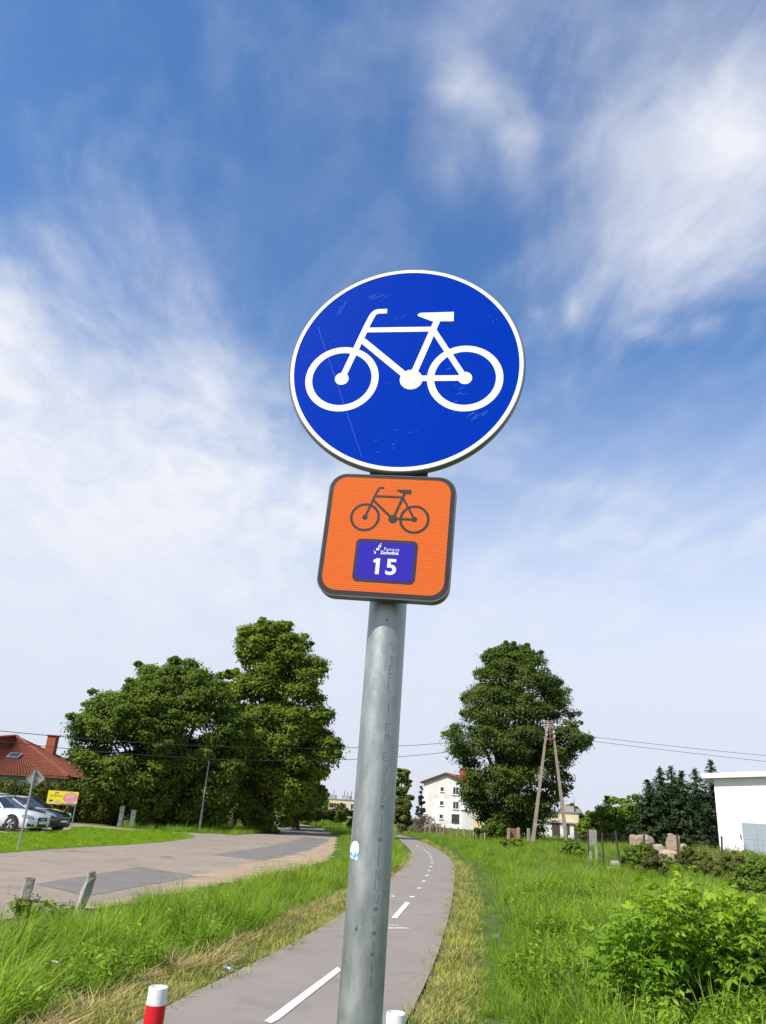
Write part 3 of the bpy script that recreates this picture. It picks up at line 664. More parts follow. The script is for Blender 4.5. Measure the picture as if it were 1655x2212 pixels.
for k in range(3): MB().box((gx0+.9+k*1.7, -.075, gt/2), (.05, .03, gt-.1)).build('rib', MGATE, gate)
MB().box((gx0-.14, -.04, gt*.62), (.06, .08, .3)).build('hinge', MDKW, hb)

# ------------------------------------------------------------------ the sign post
def hex_mat(name, base, line, pitch, amount, rough=0.35, streaks=False, coat=0.0):
    """retroreflective sheeting: honeycomb cells printed in the film"""
    m = bpy.data.materials.new(name); m.use_nodes = True; b = NB(m.node_tree); p = m.node_tree.nodes['Principled BSDF']
    t = b.new('ShaderNodeTexCoord'); sp = b.new('ShaderNodeSeparateXYZ'); b.put(sp.inputs[0], t.outputs['Object'])
    X = b.math('DIVIDE', sp.outputs[0], pitch); Y = b.math('DIVIDE', sp.outputs[1], pitch*math.sqrt(3))
    def cell(dx, dy):
        fx = b.math('SUBTRACT', b.math('FRACT', b.math('ADD', X, dx)), .5)
        fy = b.math('MULTIPLY', b.math('SUBTRACT', b.math('FRACT', b.math('ADD', Y, dy)), .5), math.sqrt(3))
        ax = b.math('ABSOLUTE', fx); ay = b.math('ABSOLUTE', fy)
        return b.math('MAXIMUM', ax, b.math('ADD', b.math('MULTIPLY', ax, .5), b.math('MULTIPLY', ay, .8660254)))
    d = b.math('MINIMUM', cell(100.0, 100.0), cell(100.5, 100.5))
    e = b.mr(d, .38, .47, 0, amount)
    n = b.noise(t.outputs['Object'], 14, 3); col = b.mix(b.mr(n, .3, .7, 0, .10, 'LINEAR'), base, tuple(c*.86 for c in base))
    col = b.mix(e, col, line)
    if streaks:                          # fine scuffs in the film
        for ang, sc, th in ((.55, 150, .80), (.35, 190, .81), (1.2, 120, .82)):
            mp = b.new('ShaderNodeMapping'); mp.inputs['Rotation'].default_value = (0, 0, ang); mp.inputs['Scale'].default_value = (6, sc*2.2, 1); b.put(mp.inputs[0], t.outputs['Object'])
            s = b.noise(mp.outputs[0], 2.0, 2, .4); k = b.noise(t.outputs['Object'], 9, 2)
            f = b.math('MULTIPLY', b.mr(s, th-.09, th-.03), b.mr(k, .56, .66))
            col = b.mix(b.math('MULTIPLY', f, .55), col, (.55, .65, .95))
    b.put(p.inputs['Base Color'], col); p.inputs['Roughness'].default_value = rough; p.inputs['Specular IOR Level'].default_value = .05; p.inputs['Coat Weight'].default_value = coat
    return m
MBLUE = hex_mat('blue reflective film', (0.0, 0.030, 0.38), (0.0, 0.055, 0.47), .0035, .35, .28, True)
MORAN = hex_mat('orange reflective film', (0.60, 0.088, 0.010), (0.82, 0.28, 0.09), .0054, .9)
MVIOL = hex_mat('violet blue reflective film', (0.030, 0.022, 0.36), (0.085, 0.07, 0.46), .0052, .6)
MWFILM = mat('white reflective film', (0.86, 0.86, 0.86), (0.80, 0.80, 0.81), 40, .4)
MW15 = hex_mat('white honeycomb film', (0.66, 0.66, 0.68), (0.88, 0.88, 0.90), .0052, .9)
MBLK = mat('black print', (0.018, 0.016, 0.018), (0.028, 0.024, 0.026), 30, .45)
MALU = mat('grey aluminium rim', (0.13, 0.124, 0.118), (0.095, 0.09, 0.087), 12, .45, metal=.5, bump=.05)
MALR = mat('bare aluminium rim', (0.25, 0.24, 0.23), (0.19, 0.185, 0.18), 12, .45, metal=.5)
MALD = mat('dark edged rim', (0.10, 0.095, 0.09), (0.07, 0.065, 0.062), 12, .45, metal=.5)
# galvanised tube
m = bpy.data.materials.new('galvanised steel'); m.use_nodes = True; b = NB(m.node_tree); p = m.node_tree.nodes['Principled BSDF']
t = b.new('ShaderNodeTexCoord'); mp = b.new('ShaderNodeMapping'); mp.inputs['Scale'].default_value = (1, 1, .45); b.put(mp.inputs[0], t.outputs['Object'])
n1 = b.noise(mp.outputs[0], 26, 6, .62, .3); n2 = b.noise(t.outputs['Object'], 150, 4, .6); mp2 = b.new('ShaderNodeMapping'); mp2.inputs['Scale'].default_value = (60, 60, 1.2); b.put(mp2.inputs[0], t.outputs['Object'])
n3 = b.noise(mp2.outputs[0], 2, 3)
col = b.mix(b.mr(n1, .22, .82), (0.27, 0.295, 0.285), (0.47, 0.49, 0.465)); col = b.mix(b.mr(n2, .62, .75, 0, .35), col, (0.72, 0.74, 0.73)); col = b.mix(b.mr(n3, .60, .75, 0, .25), col, (0.24, 0.27, 0.275))
n4 = b.noise(t.outputs['Object'], 95, 2, .5); col = b.mix(b.mr(n4, .735, .76), col, (.03, .03, .03))
b.put(p.inputs['Base Color'], col); p.inputs['Metallic'].default_value = .72; b.put(p.inputs['Roughness'], b.mr(n1, .3, .7, .40, .56, 'LINEAR'))
bn = b.new('ShaderNodeBump'); bn.inputs['Strength'].default_value = .12; bn.inputs['Distance'].default_value = .002; b.put(bn.inputs['Height'], b.math('ADD', n2, n1)); b.put(p.inputs['Normal'], bn.outputs[0])
MGALV = m
PB = np.array([0.00836, 1.61476, 0.0]); PT = np.array([0.00805, 0.02157]); PRAD = .0415
post = thing('cycle_sign_post', PB, 'galvanised sign post carrying a round blue cycle sign above an orange route sign', 'road sign')
ptop = 2.96; ax_ = lambda z: Vector((PT[0]*z, PT[1]*z, z))
pole = MB().tube([ax_(-.3), ax_(1.0), ax_(1.8), ax_(ptop)], PRAD, 96).build('pole', MGALV, post, 30)
# stamped lettering down the tube
MST = mat('stamped mark', (0.155, 0.17, 0.168), rough=.7, metal=.3)
vdir = math.atan2(-1, 0)
def pole_frame(z, ang):                  # ang: to the right of the side that faces the camera
    a = -math.pi/2+ang; n_ = Vector((math.cos(a), math.sin(a), 0)); r_ = Vector((-n_.y, n_.x, 0)); c = ax_(z)+n_*(PRAD+.0003)
    return Matrix(((r_.x, 0, n_.x, c.x), (r_.y, 0, n_.y, c.y), (0, 1, 0, c.z), (0, 0, 0, 1)))
def z_of(yd):
    lo, hi = .5, 2.6
    for _ in range(40):
        mid = (lo+hi)/2; w = PB+np.array([PT[0]*mid, PT[1]*mid-PRAD, mid]); v = w-cC; yy = 1106-F_PX*(v@cU)/(v@cF)
        lo, hi = (mid, hi) if yy > yd else (lo, mid)
    return mid
stamps = [('S', 1395), ('T', 1427), ('E', 1445), ('E', 1464), ('L', 1484), ('I', 1527), ('E', 1570), ('M', 1592), ('E', 1633), ('N', 1656), ('T', 1680), ('0', 1699), ('Z', 1722), ('=', 1742), ('I', 1767), ('I', 1791), ('=', 1813),
          ('I', 1839), ('I', 1862), ('N', 1889), ('U', 1913), ('U', 1940), ('=', 1963), ('R', 1989), ('=', 2015), ('I', 2043), ('=', 2061), ('I', 2090), ('I', 2120)]
for ch_, yd in stamps:
    z = z_of(yd); hgt = .0165; mb = MB(); w_ = {'I': .0012, '=': .008}.get(ch_, .0085)
    if ch_ == '=':
        for q in (-1, 0, 1): mb.add([(-.004, q*.0022-.0007, 0), (.004, q*.0022-.0007, 0), (.004, q*.0022+.0007, 0), (-.004, q*.0022+.0007, 0)], [(0, 1, 2, 3)])
    elif ch_ == 'I': mb.add([(-.0006, -.008, 0), (.0006, -.008, 0), (.0006, .008, 0), (-.0006, .008, 0)], [(0, 1, 2, 3)])
    else:
        v, f_ = text_mb(ch_, (-w_/2, -hgt/2, w_/2, hgt/2), 0.0, -.028); mb.add(v, f_)
    mb.build('stamped_letter', MST, pole, M=pole_frame(z, R_(21)))
# torn sticker wrapped on the left of the tube
sil = [(228, 500), (236, 482), (252, 478), (258, 450), (272, 428), (292, 418), (312, 430), (326, 458), (330, 500), (328, 560), (320, 612), (300, 603), (270, 597), (245, 580), (232, 550)]
z0s = z_of(1839)
pl = []
for sx_, sy_ in sil:
    xd = 704.3+sx_*.219; yd = 1727.5+sy_*.219; rel = np.clip((xd-802.5)/45.0, -.985, 1); pl.append((math.asin(rel), z_of(yd)+.0))
bm = bmesh.new(); vs_ = [bm.verts.new((a, z, 0)) for a, z in pl]; fc_ = bm.faces.new(vs_)
bmesh.ops.triangulate(bm, faces=[fc_]); bmesh.ops.subdivide_edges(bm, edges=bm.edges[:], cuts=4, use_grid_fill=True)
for v in bm.verts:
    a, z = v.co.x, v.co.y; n_ = Vector((math.sin(a), -math.cos(a), 0)); v.co = ax_(z)+n_*(PRAD+.0006)
bm.normal_update(); me = bpy.data.meshes.new('sticker'); bm.to_mesh(me); bm.free()
mm = bpy.data.materials.new('torn sticker'); mm.use_nodes = True; b = NB(mm.node_tree); p = mm.node_tree.nodes['Principled BSDF']; t = b.new('ShaderNodeTexCoord')
sp = b.new('ShaderNodeSeparateXYZ'); b.put(sp.inputs[0], t.outputs['Object']); nn = b.noise(t.outputs['Object'], 75, 4)
low = b.mr(b.math('ADD', sp.outputs[2], b.math('MULTIPLY', nn, .006)), z0s+.006, z0s-.002)
b.put(p.inputs['Base Color'], b.mix(b.math('MULTIPLY', low, b.mr(nn, .46, .56)), (.86, .86, .86), (.10, .36, .62))); p.inputs['Roughness'].default_value = .4
me.materials.append(mm); st = bpy.data.objects.new('sticker', me); COL.objects.link(st); st.parent = pole

def sign_matrix(c, yaw, roll):
    r = Vector((math.cos(yaw), math.sin(yaw), 0)); u = Vector((0, 0, 1)); n_ = r.cross(u)
    r3 = math.cos(roll)*r+math.sin(roll)*u; u3 = -math.sin(roll)*r+math.cos(roll)*u
    return Matrix(((r3.x, u3.x, n_.x, c[0]), (r3.y, u3.y, n_.y, c[1]), (r3.z, u3.z, n_.z, c[2]), (0, 0, 0, 1)))
sc0 = .952; rc = cC+sc0*(np.array([.03086, 1.68223, 2.7264])-cC); RR = .3*sc0
Ms = sign_matrix(rc-PB, -.1462, -.007)
rs = MB().lathe([(0.0005, -.020), (RR*.9, -.020), (RR*1.0, -.022), (RR*1.014, -.018), (RR*1.018, -.010), (RR*1.014, -.002), (RR*1.004, .0012), (RR*.995, .0008)], 128).build('round_sign', MALR, post, 30, M=Ms)
MB().lathe([(RR*.99, .0002), (RR*.0005, .0002)], 128).build('blue_face', MBLUE, rs)
MB().ring((0, 0), RR*.997, RR*.966, .0002, .0009, 160).build('white_border', MWFILM, rs)
mb = MB(); bike_mb(mb, RR, 0, 0, .0006, .000012); mb.build('bicycle_symbol', MWFILM, rs)
so_ = 1.0385; Mo = sign_matrix(cC+so_*(np.array([.01446, 1.52476, 2.20141])-cC)-PB, -.14934, -.0393); OH = .1392*so_
mb = MB(); pr = rrect(OH*1.99, OH*1.99, OH*.27, 10, (-.012*OH, .01*OH)); mb.prism(pr, -.030, .0)
rt = mb.build('route_sign', MALU, post, 30, M=Mo)
mb = MB(); outer = rrect(OH*2.0, OH*2.0, OH*.275, 10, (-.012*OH, .01*OH)); inner = rrect(OH*1.965, OH*1.965, OH*.26, 10, (-.013*OH, .013*OH)); n = len(outer)
vs_ = [(x, y, -.022) for x, y in outer]+[(x, y, .0012) for x, y in outer]+[(x, y, .0012) for x, y in inner]+[(x, y, .0003) for x, y in inner]
mb.add(vs_, [(j*n+k, j*n+(k+1) % n, (j+1)*n+(k+1) % n, (j+1)*n+k) for j in range(3) for k in range(n)]); mb.build('rim', MALU, rt, 30)
MB().prism(inner, .0002, .0006, False).build('black_border', MBLK, rt)
MB().prism(rrect(OH*1.84, OH*1.845, OH*.215, 10, (-.018*OH, .027*OH)), .0006, .0009, False).build('orange_face', MORAN, rt)
mb = MB(); bike_mb(mb, OH*.73, .0, OH*.383, .0012, .000012, .055, .92); mb.build('bicycle_symbol', MBLK, rt)
pc = (-.006*OH, -.4075*OH)
MB().prism(rrect(OH*.95, OH*.685, OH*.085, 8, pc), .0009, .0012, False).build('plate_border', MBLK, rt)
MB().prism(rrect(OH*.86, OH*.597, OH*.05, 8, pc), .0012, .0015, False).build('number_plate', MVIOL, rt)
mb = MB(); v, f_ = text_mb('5', (.012*OH, -.620*OH, .175*OH, -.366*OH), .0018, .026); mb.add(v, f_); mb.add([(x*OH, y*OH, .0018) for x, y in ((-.142, -.618), (-.083, -.618), (-.083, -.367), (-.132, -.367), (-.190, -.402), (-.168, -.446), (-.142, -.430))], [(0, 1, 2, 3, 4, 5, 6)]); mb.build('number', MW15, rt)
mb = MB(); v, f_ = text_mb('Zachodnie', (-.093*OH, -.299*OH, .184*OH, -.245*OH), .0018, .022); mb.add(v, f_)
mb.build('lettering', MWFILM, rt)
mb = MB(); v, f_ = text_mb('Pomorze', (-.038*OH, -.242*OH, .193*OH, -.190*OH), .0018, -.008); mb.add(v, f_); mb.build('lettering', MWFILM, rt)
mb = MB()
for q in ([(-.208, -.228), (-.196, -.245), (-.172, -.268), (-.178, -.284)], [(-.188, -.292), (-.160, -.300), (-.165, -.262), (-.180, -.268)], [(-.160, -.240), (-.135, -.250), (-.148, -.205), (-.165, -.215)],
          [(-.130, -.240), (-.112, -.235), (-.120, -.190), (-.140, -.205)], [(-.135, -.190), (-.118, -.182), (-.112, -.150), (-.128, -.160)], [(-.108, -.205), (-.094, -.190), (-.090, -.150), (-.108, -.165)], [(-.108, -.150), (-.092, -.140), (-.088, -.122), (-.104, -.130)]):
    mb.add([(x*OH, y*OH, .0018) for x, y in q], [(0, 1, 2, 3)])
mb.build('emblem', MWFILM, rt)
mb = MB(); MSCR = mat('scratch in the film', (0.03, 0.115, 0.50), rough=.6)
for cx_, cy_, n_, sp_, an_, le_ in ((.50, -.36, 12, .16, .55, .07), (.66, -.42, 9, .10, .6, .06), (-.30, .72, 4, .10, .5, .12), (-.05, .50, 5, .08, .4, .03), (.30, -.03, 6, .16, .7, .04), (-.1, -.72, 5, .25, .3, .03), (-.62, .55, 3, .08, 1.2, .10), (.72, .45, 4, .08, 1.4, .03), (.1, -.5, 6, .3, .5, .025)):
    for k in range(n_):
        x_, y_ = cx_+rng.normal(0, sp_*.5), cy_+rng.normal(0, sp_*.5); a_ = an_+rng.normal(0, .12); l_ = le_*rng.uniform(.4, 1.2)/2; w_ = rng.uniform(.0010, .0022)
        if math.hypot(x_, y_) < .9: mb.add([((x_+math.cos(a_)*p_*l_-math.sin(a_)*q_*w_)*RR, (y_+math.sin(a_)*p_*l_+math.cos(a_)*q_*w_)*RR, .0003) for p_, q_ in ((-1, -1), (1, -1), (1, 1), (-1, 1))], [(0, 1, 2, 3)])
mb.add([((-.80+.0015)*RR, .40*RR, .00031), ((-.30+.0015)*RR, -.88*RR, .00031), ((-.30-.0015)*RR, -.88*RR, .00031), ((-.80-.0015)*RR, .40*RR, .00031)], [(3, 2, 1, 0)])
tag(mb.build('scratches', MSCR, rs), kind='stuff')
# clamps and rails behind the signs
for q in ((0, -RR*.985, -.026, .135, .05, .012), (0, -RR*.55, -.031, .30, .035, .018), (0, RR*.55, -.031, .30, .035, .018)): MB().box(q[:3], q[3:]).build('bracket', MALD, rs)
for q in (-1, 1): MB().box((0, q*OH*.55, -.034), (.2, .03, .008)).build('bracket', MALD, rt)
for sx_ in (-1, 1):
    mb = MB(); mb.lathe([(.0005, .004), (.004, .004), (.004, -.004)], 8, (sx_*OH*.62, OH*1.005+.002, -.012)); mb.build('rivet', MALU, rt)

# ------------------------------------------------------------------ bollards
MBW = mat('white bollard', (0.80, 0.80, 0.79), (0.75, 0.75, 0.745), 6, .45, c3=(.58, .56, .52), s3=9); MBRD = mat('red bollard film', (0.62, 0.012, 0.018), (0.55, 0.012, 0.016), 8, .4)
def bollard(px, py, D_px, label):
    Dm = .09; z_ = F_PX*Dm/D_px; d = ray(px, py); tp = cC+d*(z_/(d@cF)); h = tp[2]; r = Dm/2
    t = thing('bollard', (tp[0], tp[1], 0), label, 'bollard', group='bollards at the mouth of the path')
    MB().lathe([(r, -.1), (r, h-.03), (r, h-.004), (r-.003, h), (r-.008, h), (r-.009, h-.012), (.0005, h-.012)], 40).build('post', MBW, t, 35)
    wb_ = .072
    for k in range(3):
        z1 = h-wb_-k*.234; 
        if z1-.117 > 0.02: MB().lathe([(r+.0006, z1-.117), (r+.0012, z1-.1165), (r+.0012, z1-.0005), (r+.0006, z1)], 40).build('red_band', MBRD, t, 35)
    return t
bollard(343, 2131, 41, 'red and white banded bollard standing alone by the mown grass, left of the sign post')
bollard(856, 2187, 42, 'bollard showing only its white top on the path just right of the sign post')

# ------------------------------------------------------------------ broken concrete posts
MCON = mat('weathered concrete', (0.42, 0.39, 0.34), (0.27, 0.25, 0.21), 5, .95, c3=(.16, .17, .11), s3=4, bump=.7, bscale=22, spec=.1)
MCBR = mat('broken concrete', (0.16, 0.11, 0.075), (0.10, 0.07, 0.05), 20, 1, bump=1, bscale=40)
def stump(bx, by, tx, ty, w, label, rz):
    b0 = G(bx, by); tp = at(tx, ty, b0[1]-.05); t = thing('concrete_post', b0, label, 'post', group='leaning broken concrete posts by the road')
    a = Vector((0, 0, -.15)); e = Vector(tp-b0); ax = (e-a).normalized(); r_ = Vector((math.cos(rz), math.sin(rz), 0)); r_ = (r_-ax*r_.dot(ax)).normalized(); u_ = ax.cross(r_)
    bm = bmesh.new(); rings = []
    for k in range(7):
        q = a.lerp(e, k/6); s = w/2*(1.08-.12*k/6); ring_ = []
        for cx_, cy_ in ((-1, -.8), (-.8, -1), (.8, -1), (1, -.8), (1, .8), (.8, 1), (-.8, 1), (-1, .8)):
            j = rng.normal(0, .006, 3); ring_.append(bm.verts.new(q+r_*(cx_*s)+u_*(cy_*s)+Vector(j)))
        rings.append(ring_)
    for k in range(6):
        for i_ in range(8): bm.faces.new((rings[k][i_], rings[k][(i_+1) % 8], rings[k+1][(i_+1) % 8], rings[k+1][i_]))
    bm.faces.new(rings[0][::-1]); 
    me = bpy.data.meshes.new('shaft'); bm.to_mesh(me); bm.free(); me.materials.append(MCON); o = bpy.data.objects.new('shaft', me); COL.objects.link(o); o.parent = t
    mb = MB(); n = 8; prev = [e+r_*(cx_*w/2*.96)+u_*(cy_*w/2*.96) for cx_, cy_ in ((-1, -.8), (-.8, -1), (.8, -1), (1, -.8), (1, .8), (.8, 1), (-.8, 1), (-1, .8))]
    vs_ = prev+[e+(p_-e)*.6+ax*rng.uniform(.0, .05) for p_ in prev]+[e+ax*.02]
    mb.add(vs_, [(i_, (i_+1) % n, n+(i_+1) % n, n+i_) for i_ in range(n)]+[(n+i_, n+(i_+1) % n, 2*n) for i_ in range(n)]); mb.build('broken_top', MCBR, t)
    return t
stump(38, 1990, 66, 1899, .135, 'broken concrete post with green creeper at its foot, nearest the left picture edge', .3)
stump(162, 1978, 200, 1889, .115, 'broken concrete post standing bare in the grass in front of the dark road patch', .5)

# ------------------------------------------------------------------ priority sign seen from behind
MSTEEL = mat('dull grey pole', (0.36, 0.37, 0.36), (0.29, 0.30, 0.29), 4, .5, metal=.5); MBACK = mat('grey sign back', (0.38, 0.37, 0.35), (0.31, 0.305, 0.29), 5, .55, metal=.3)
b0 = G(38, 1838); tp = at(76, 1665, b0[1]); pc_ = at(75.5, 1681, b0[1]); t = thing('priority_sign', b0, 'thin grey pole with a diamond sign seen from behind, on the lawn by the cars', 'road sign')
hh = tp[2]; MB().tube([(0, 0, -.2), (tp[0]-b0[0], 0, hh+.02)], .032, 12).build('pole', MSTEEL, t, True)
s = .30; M = Matrix.Translation((pc_[0]-b0[0], .055, pc_[2]))@Matrix.Rotation(R_(12), 4, 'Z')@Matrix.Rotation(R_(45), 4, 'Y')
pl_ = MB().box((0, 0, 0), (s*1.32, .012, s*1.32)).build('plate', MBACK, t, M=M)
mb = MB()
for a_, b_ in (((-.5, 0), (.03, 1)), ((.5, 0), (.03, 1)), ((0, .5), (1, .03)), ((0, -.5), (1, .03))): mb.box((a_[0]*s*1.3, -.012, a_[1]*s*1.3), (b_[0]*s*1.3, .02, b_[1]*s*1.3))
mb.build("rim", MBACK, pl_)
for q in (-.1, .1): MB().box((pc_[0]-b0[0], .036, pc_[2]+q), (.22, .012, .03)).build('bracket', MALD, t)

# ------------------------------------------------------------------ advertising board
MYEL = mat('yellow print', (0.82, 0.66, 0.01), (0.78, 0.62, 0.01), 3, .5); MADB = mat('blue print', (0.02, 0.05, 0.33), rough=.5); MPNK = mat('pink print', (0.72, 0.22, 0.36), (0.62, 0.30, 0.34), 4, .5, c3=(.45, .22, .15), s3=6)
MSKIN = mat('pale print', (0.70, 0.42, 0.30), (0.62, 0.33, 0.22), 6, .5); MGRN = mat('dark green print', (0.03, 0.10, 0.06), rough=.5); MGP = mat('grey print', (.4, .4, .38), (.5, .45, .2), 9, .5)
YA = at(150, 1785, 1)[1]; ga = G(149, 1787); YA = ga[1]; lt, rb = at(107, 1707, YA), at(164, 1740, YA); wA, hA = rb[0]-lt[0], lt[2]-rb[2]
t = thing('advertising_board', (lt[0]+wA/2, YA, 0), 'yellow and pink supermarket board with a blue arrow on two posts before the hedge', 'billboard', rz=R_(8))
zc = (lt[2]+rb[2])/2; bd = MB().box((0, 0, zc), (wA, .04, hA)).build('panel', MYEL, t)
def flat(poly, name, m, y=-.0215): MB().add([(x*wA/2, y, zc+z*hA/2) for x, z in poly], [tuple(range(len(poly)))]).build(name, m, bd)
ell = [(.52+.50*math.cos(a)*(1 if math.cos(a) < 0 else .96), .08+.84*math.sin(a)) for a in np.linspace(0, 2*np.pi, 28)[:-1]]
flat(ell, 'picture', MPNK); flat([(.48+.28*math.cos(a), .38+.42*math.sin(a)) for a in np.linspace(0, 2*np.pi, 18)[:-1]], 'picture_detail', MSKIN, -.0225)
flat([(-.04, -.96), (1.0, -.96), (1.0, -.74), (-.04, -.82)], 'blue_strip', MADB, -.0235); flat([(-.88, -.50), (-.72, -.24), (-.72, -.36), (-.58, -.36), (-.58, -.64), (-.72, -.64), (-.72, -.76)], 'arrow', MADB)
flat([(-.46, -.94), (-.06, -.94), (-.1, -.55), (-.3, -.35), (-.46, -.62)], 'picture_detail', MGP); flat([(-.42+.13*math.cos(a), .62+.2*math.sin(a)) for a in np.linspace(-.6, 4.2, 12)]+[(-.42+.07*math.cos(a), .60+.1*math.sin(a)) for a in np.linspace(4.2, -.6, 8)], 'emblem', MADB)
v, f_ = text_mb('LEWIATAN', (-.82*wA/2, .12*hA/2, -.06*wA/2, .38*hA/2), 0, .02); MB().add([(x, -.022, zc+y) for x, y, _ in v], f_).build('lettering', MGRN, bd)
v, f_ = text_mb('- - - - - - -', (.2*wA/2, -.88*hA/2, .9*wA/2, -.84*hA/2), 0, .02); tag(MB().add([(x, -.0245, zc+y) for x, y, _ in v], f_).build('lettering', MWFILM, bd), kind='stuff')
for sx_ in (-1, 1): MB().tube([(sx_*(wA/2-.06), .05, -.2), (sx_*(wA/2-.06), .05, zc+hA/2)], .028, 8).build('leg', MSTEEL, t)

# ------------------------------------------------------------------ cabinets, lamp
MCAB = mat('pale cabinet plastic', (0.60, 0.58, 0.54), (0.52, 0.50, 0.46), 2.5, .6, c3=(.38, .36, .32), s3=6)
def cabinet(x0, x1, yt, yb, label, n=0):
    Y = G((x0+x1)/2, yb)[1]; a, b_ = at(x0, yb, Y), at(x1, yt, Y); w, h = b_[0]-a[0], b_[2]
    t = thing('utility_cabinet', (a[0]+w/2, Y, 0), label, 'cabinet', rz=R_(6), group='utility cabinets before the trees')
    MB().box((0, .2, h/2-.05), (w, .4, h+.1), bev=.015).build('body', MCAB, t); MB().box((0, .2, h+.01), (w+.05, .46, .05), bev=.01).build('lid', MCAB, t)
    for q in (.28, .72): MB().box((0, -.008, h*q), (w*.88, .02, h*.40)).build('door', MCAB, t)
    mb = MB(); mb.box((w*.1, -.022, h*.72), (.05, .02, .09)); mb.build('lock', MDKW, t)
cabinet(253, 270, 1743, 1786, 'tall pale utility cabinet beside the hedge, leftmost of the three')
cabinet(278, 294, 1751, 1788, 'shorter pale utility cabinet, middle one of the three before the tree trunk')
cabinet(293, 302, 1760, 1784, 'small grey utility cabinet tucked behind its two pale neighbours')
b0 = G(430, 1796); hl = at(449, 1648, b0[1])[2]; t = thing('street_lamp', b0, 'slim grey street lamp in front of the dark linden trees', 'street lamp')
MB().tube([(0, 0, -.2), (0, 0, 1.25)], [.085, .08], 12).build('base', MSTEEL, t, True); MB().tube([(0, 0, 1.25), (0, 0, 1.4), (.02, 0, hl)], [.08, .05, .035], 12).build('pole', MSTEEL, t, True)
MB().lathe([(.001, hl+.10), (.07, hl+.07), (.1, hl), (.04, hl-.05), (.001, hl-.05)], 12, (.02, 0, 0)).build('lamp_head', MSTEEL, t, True)

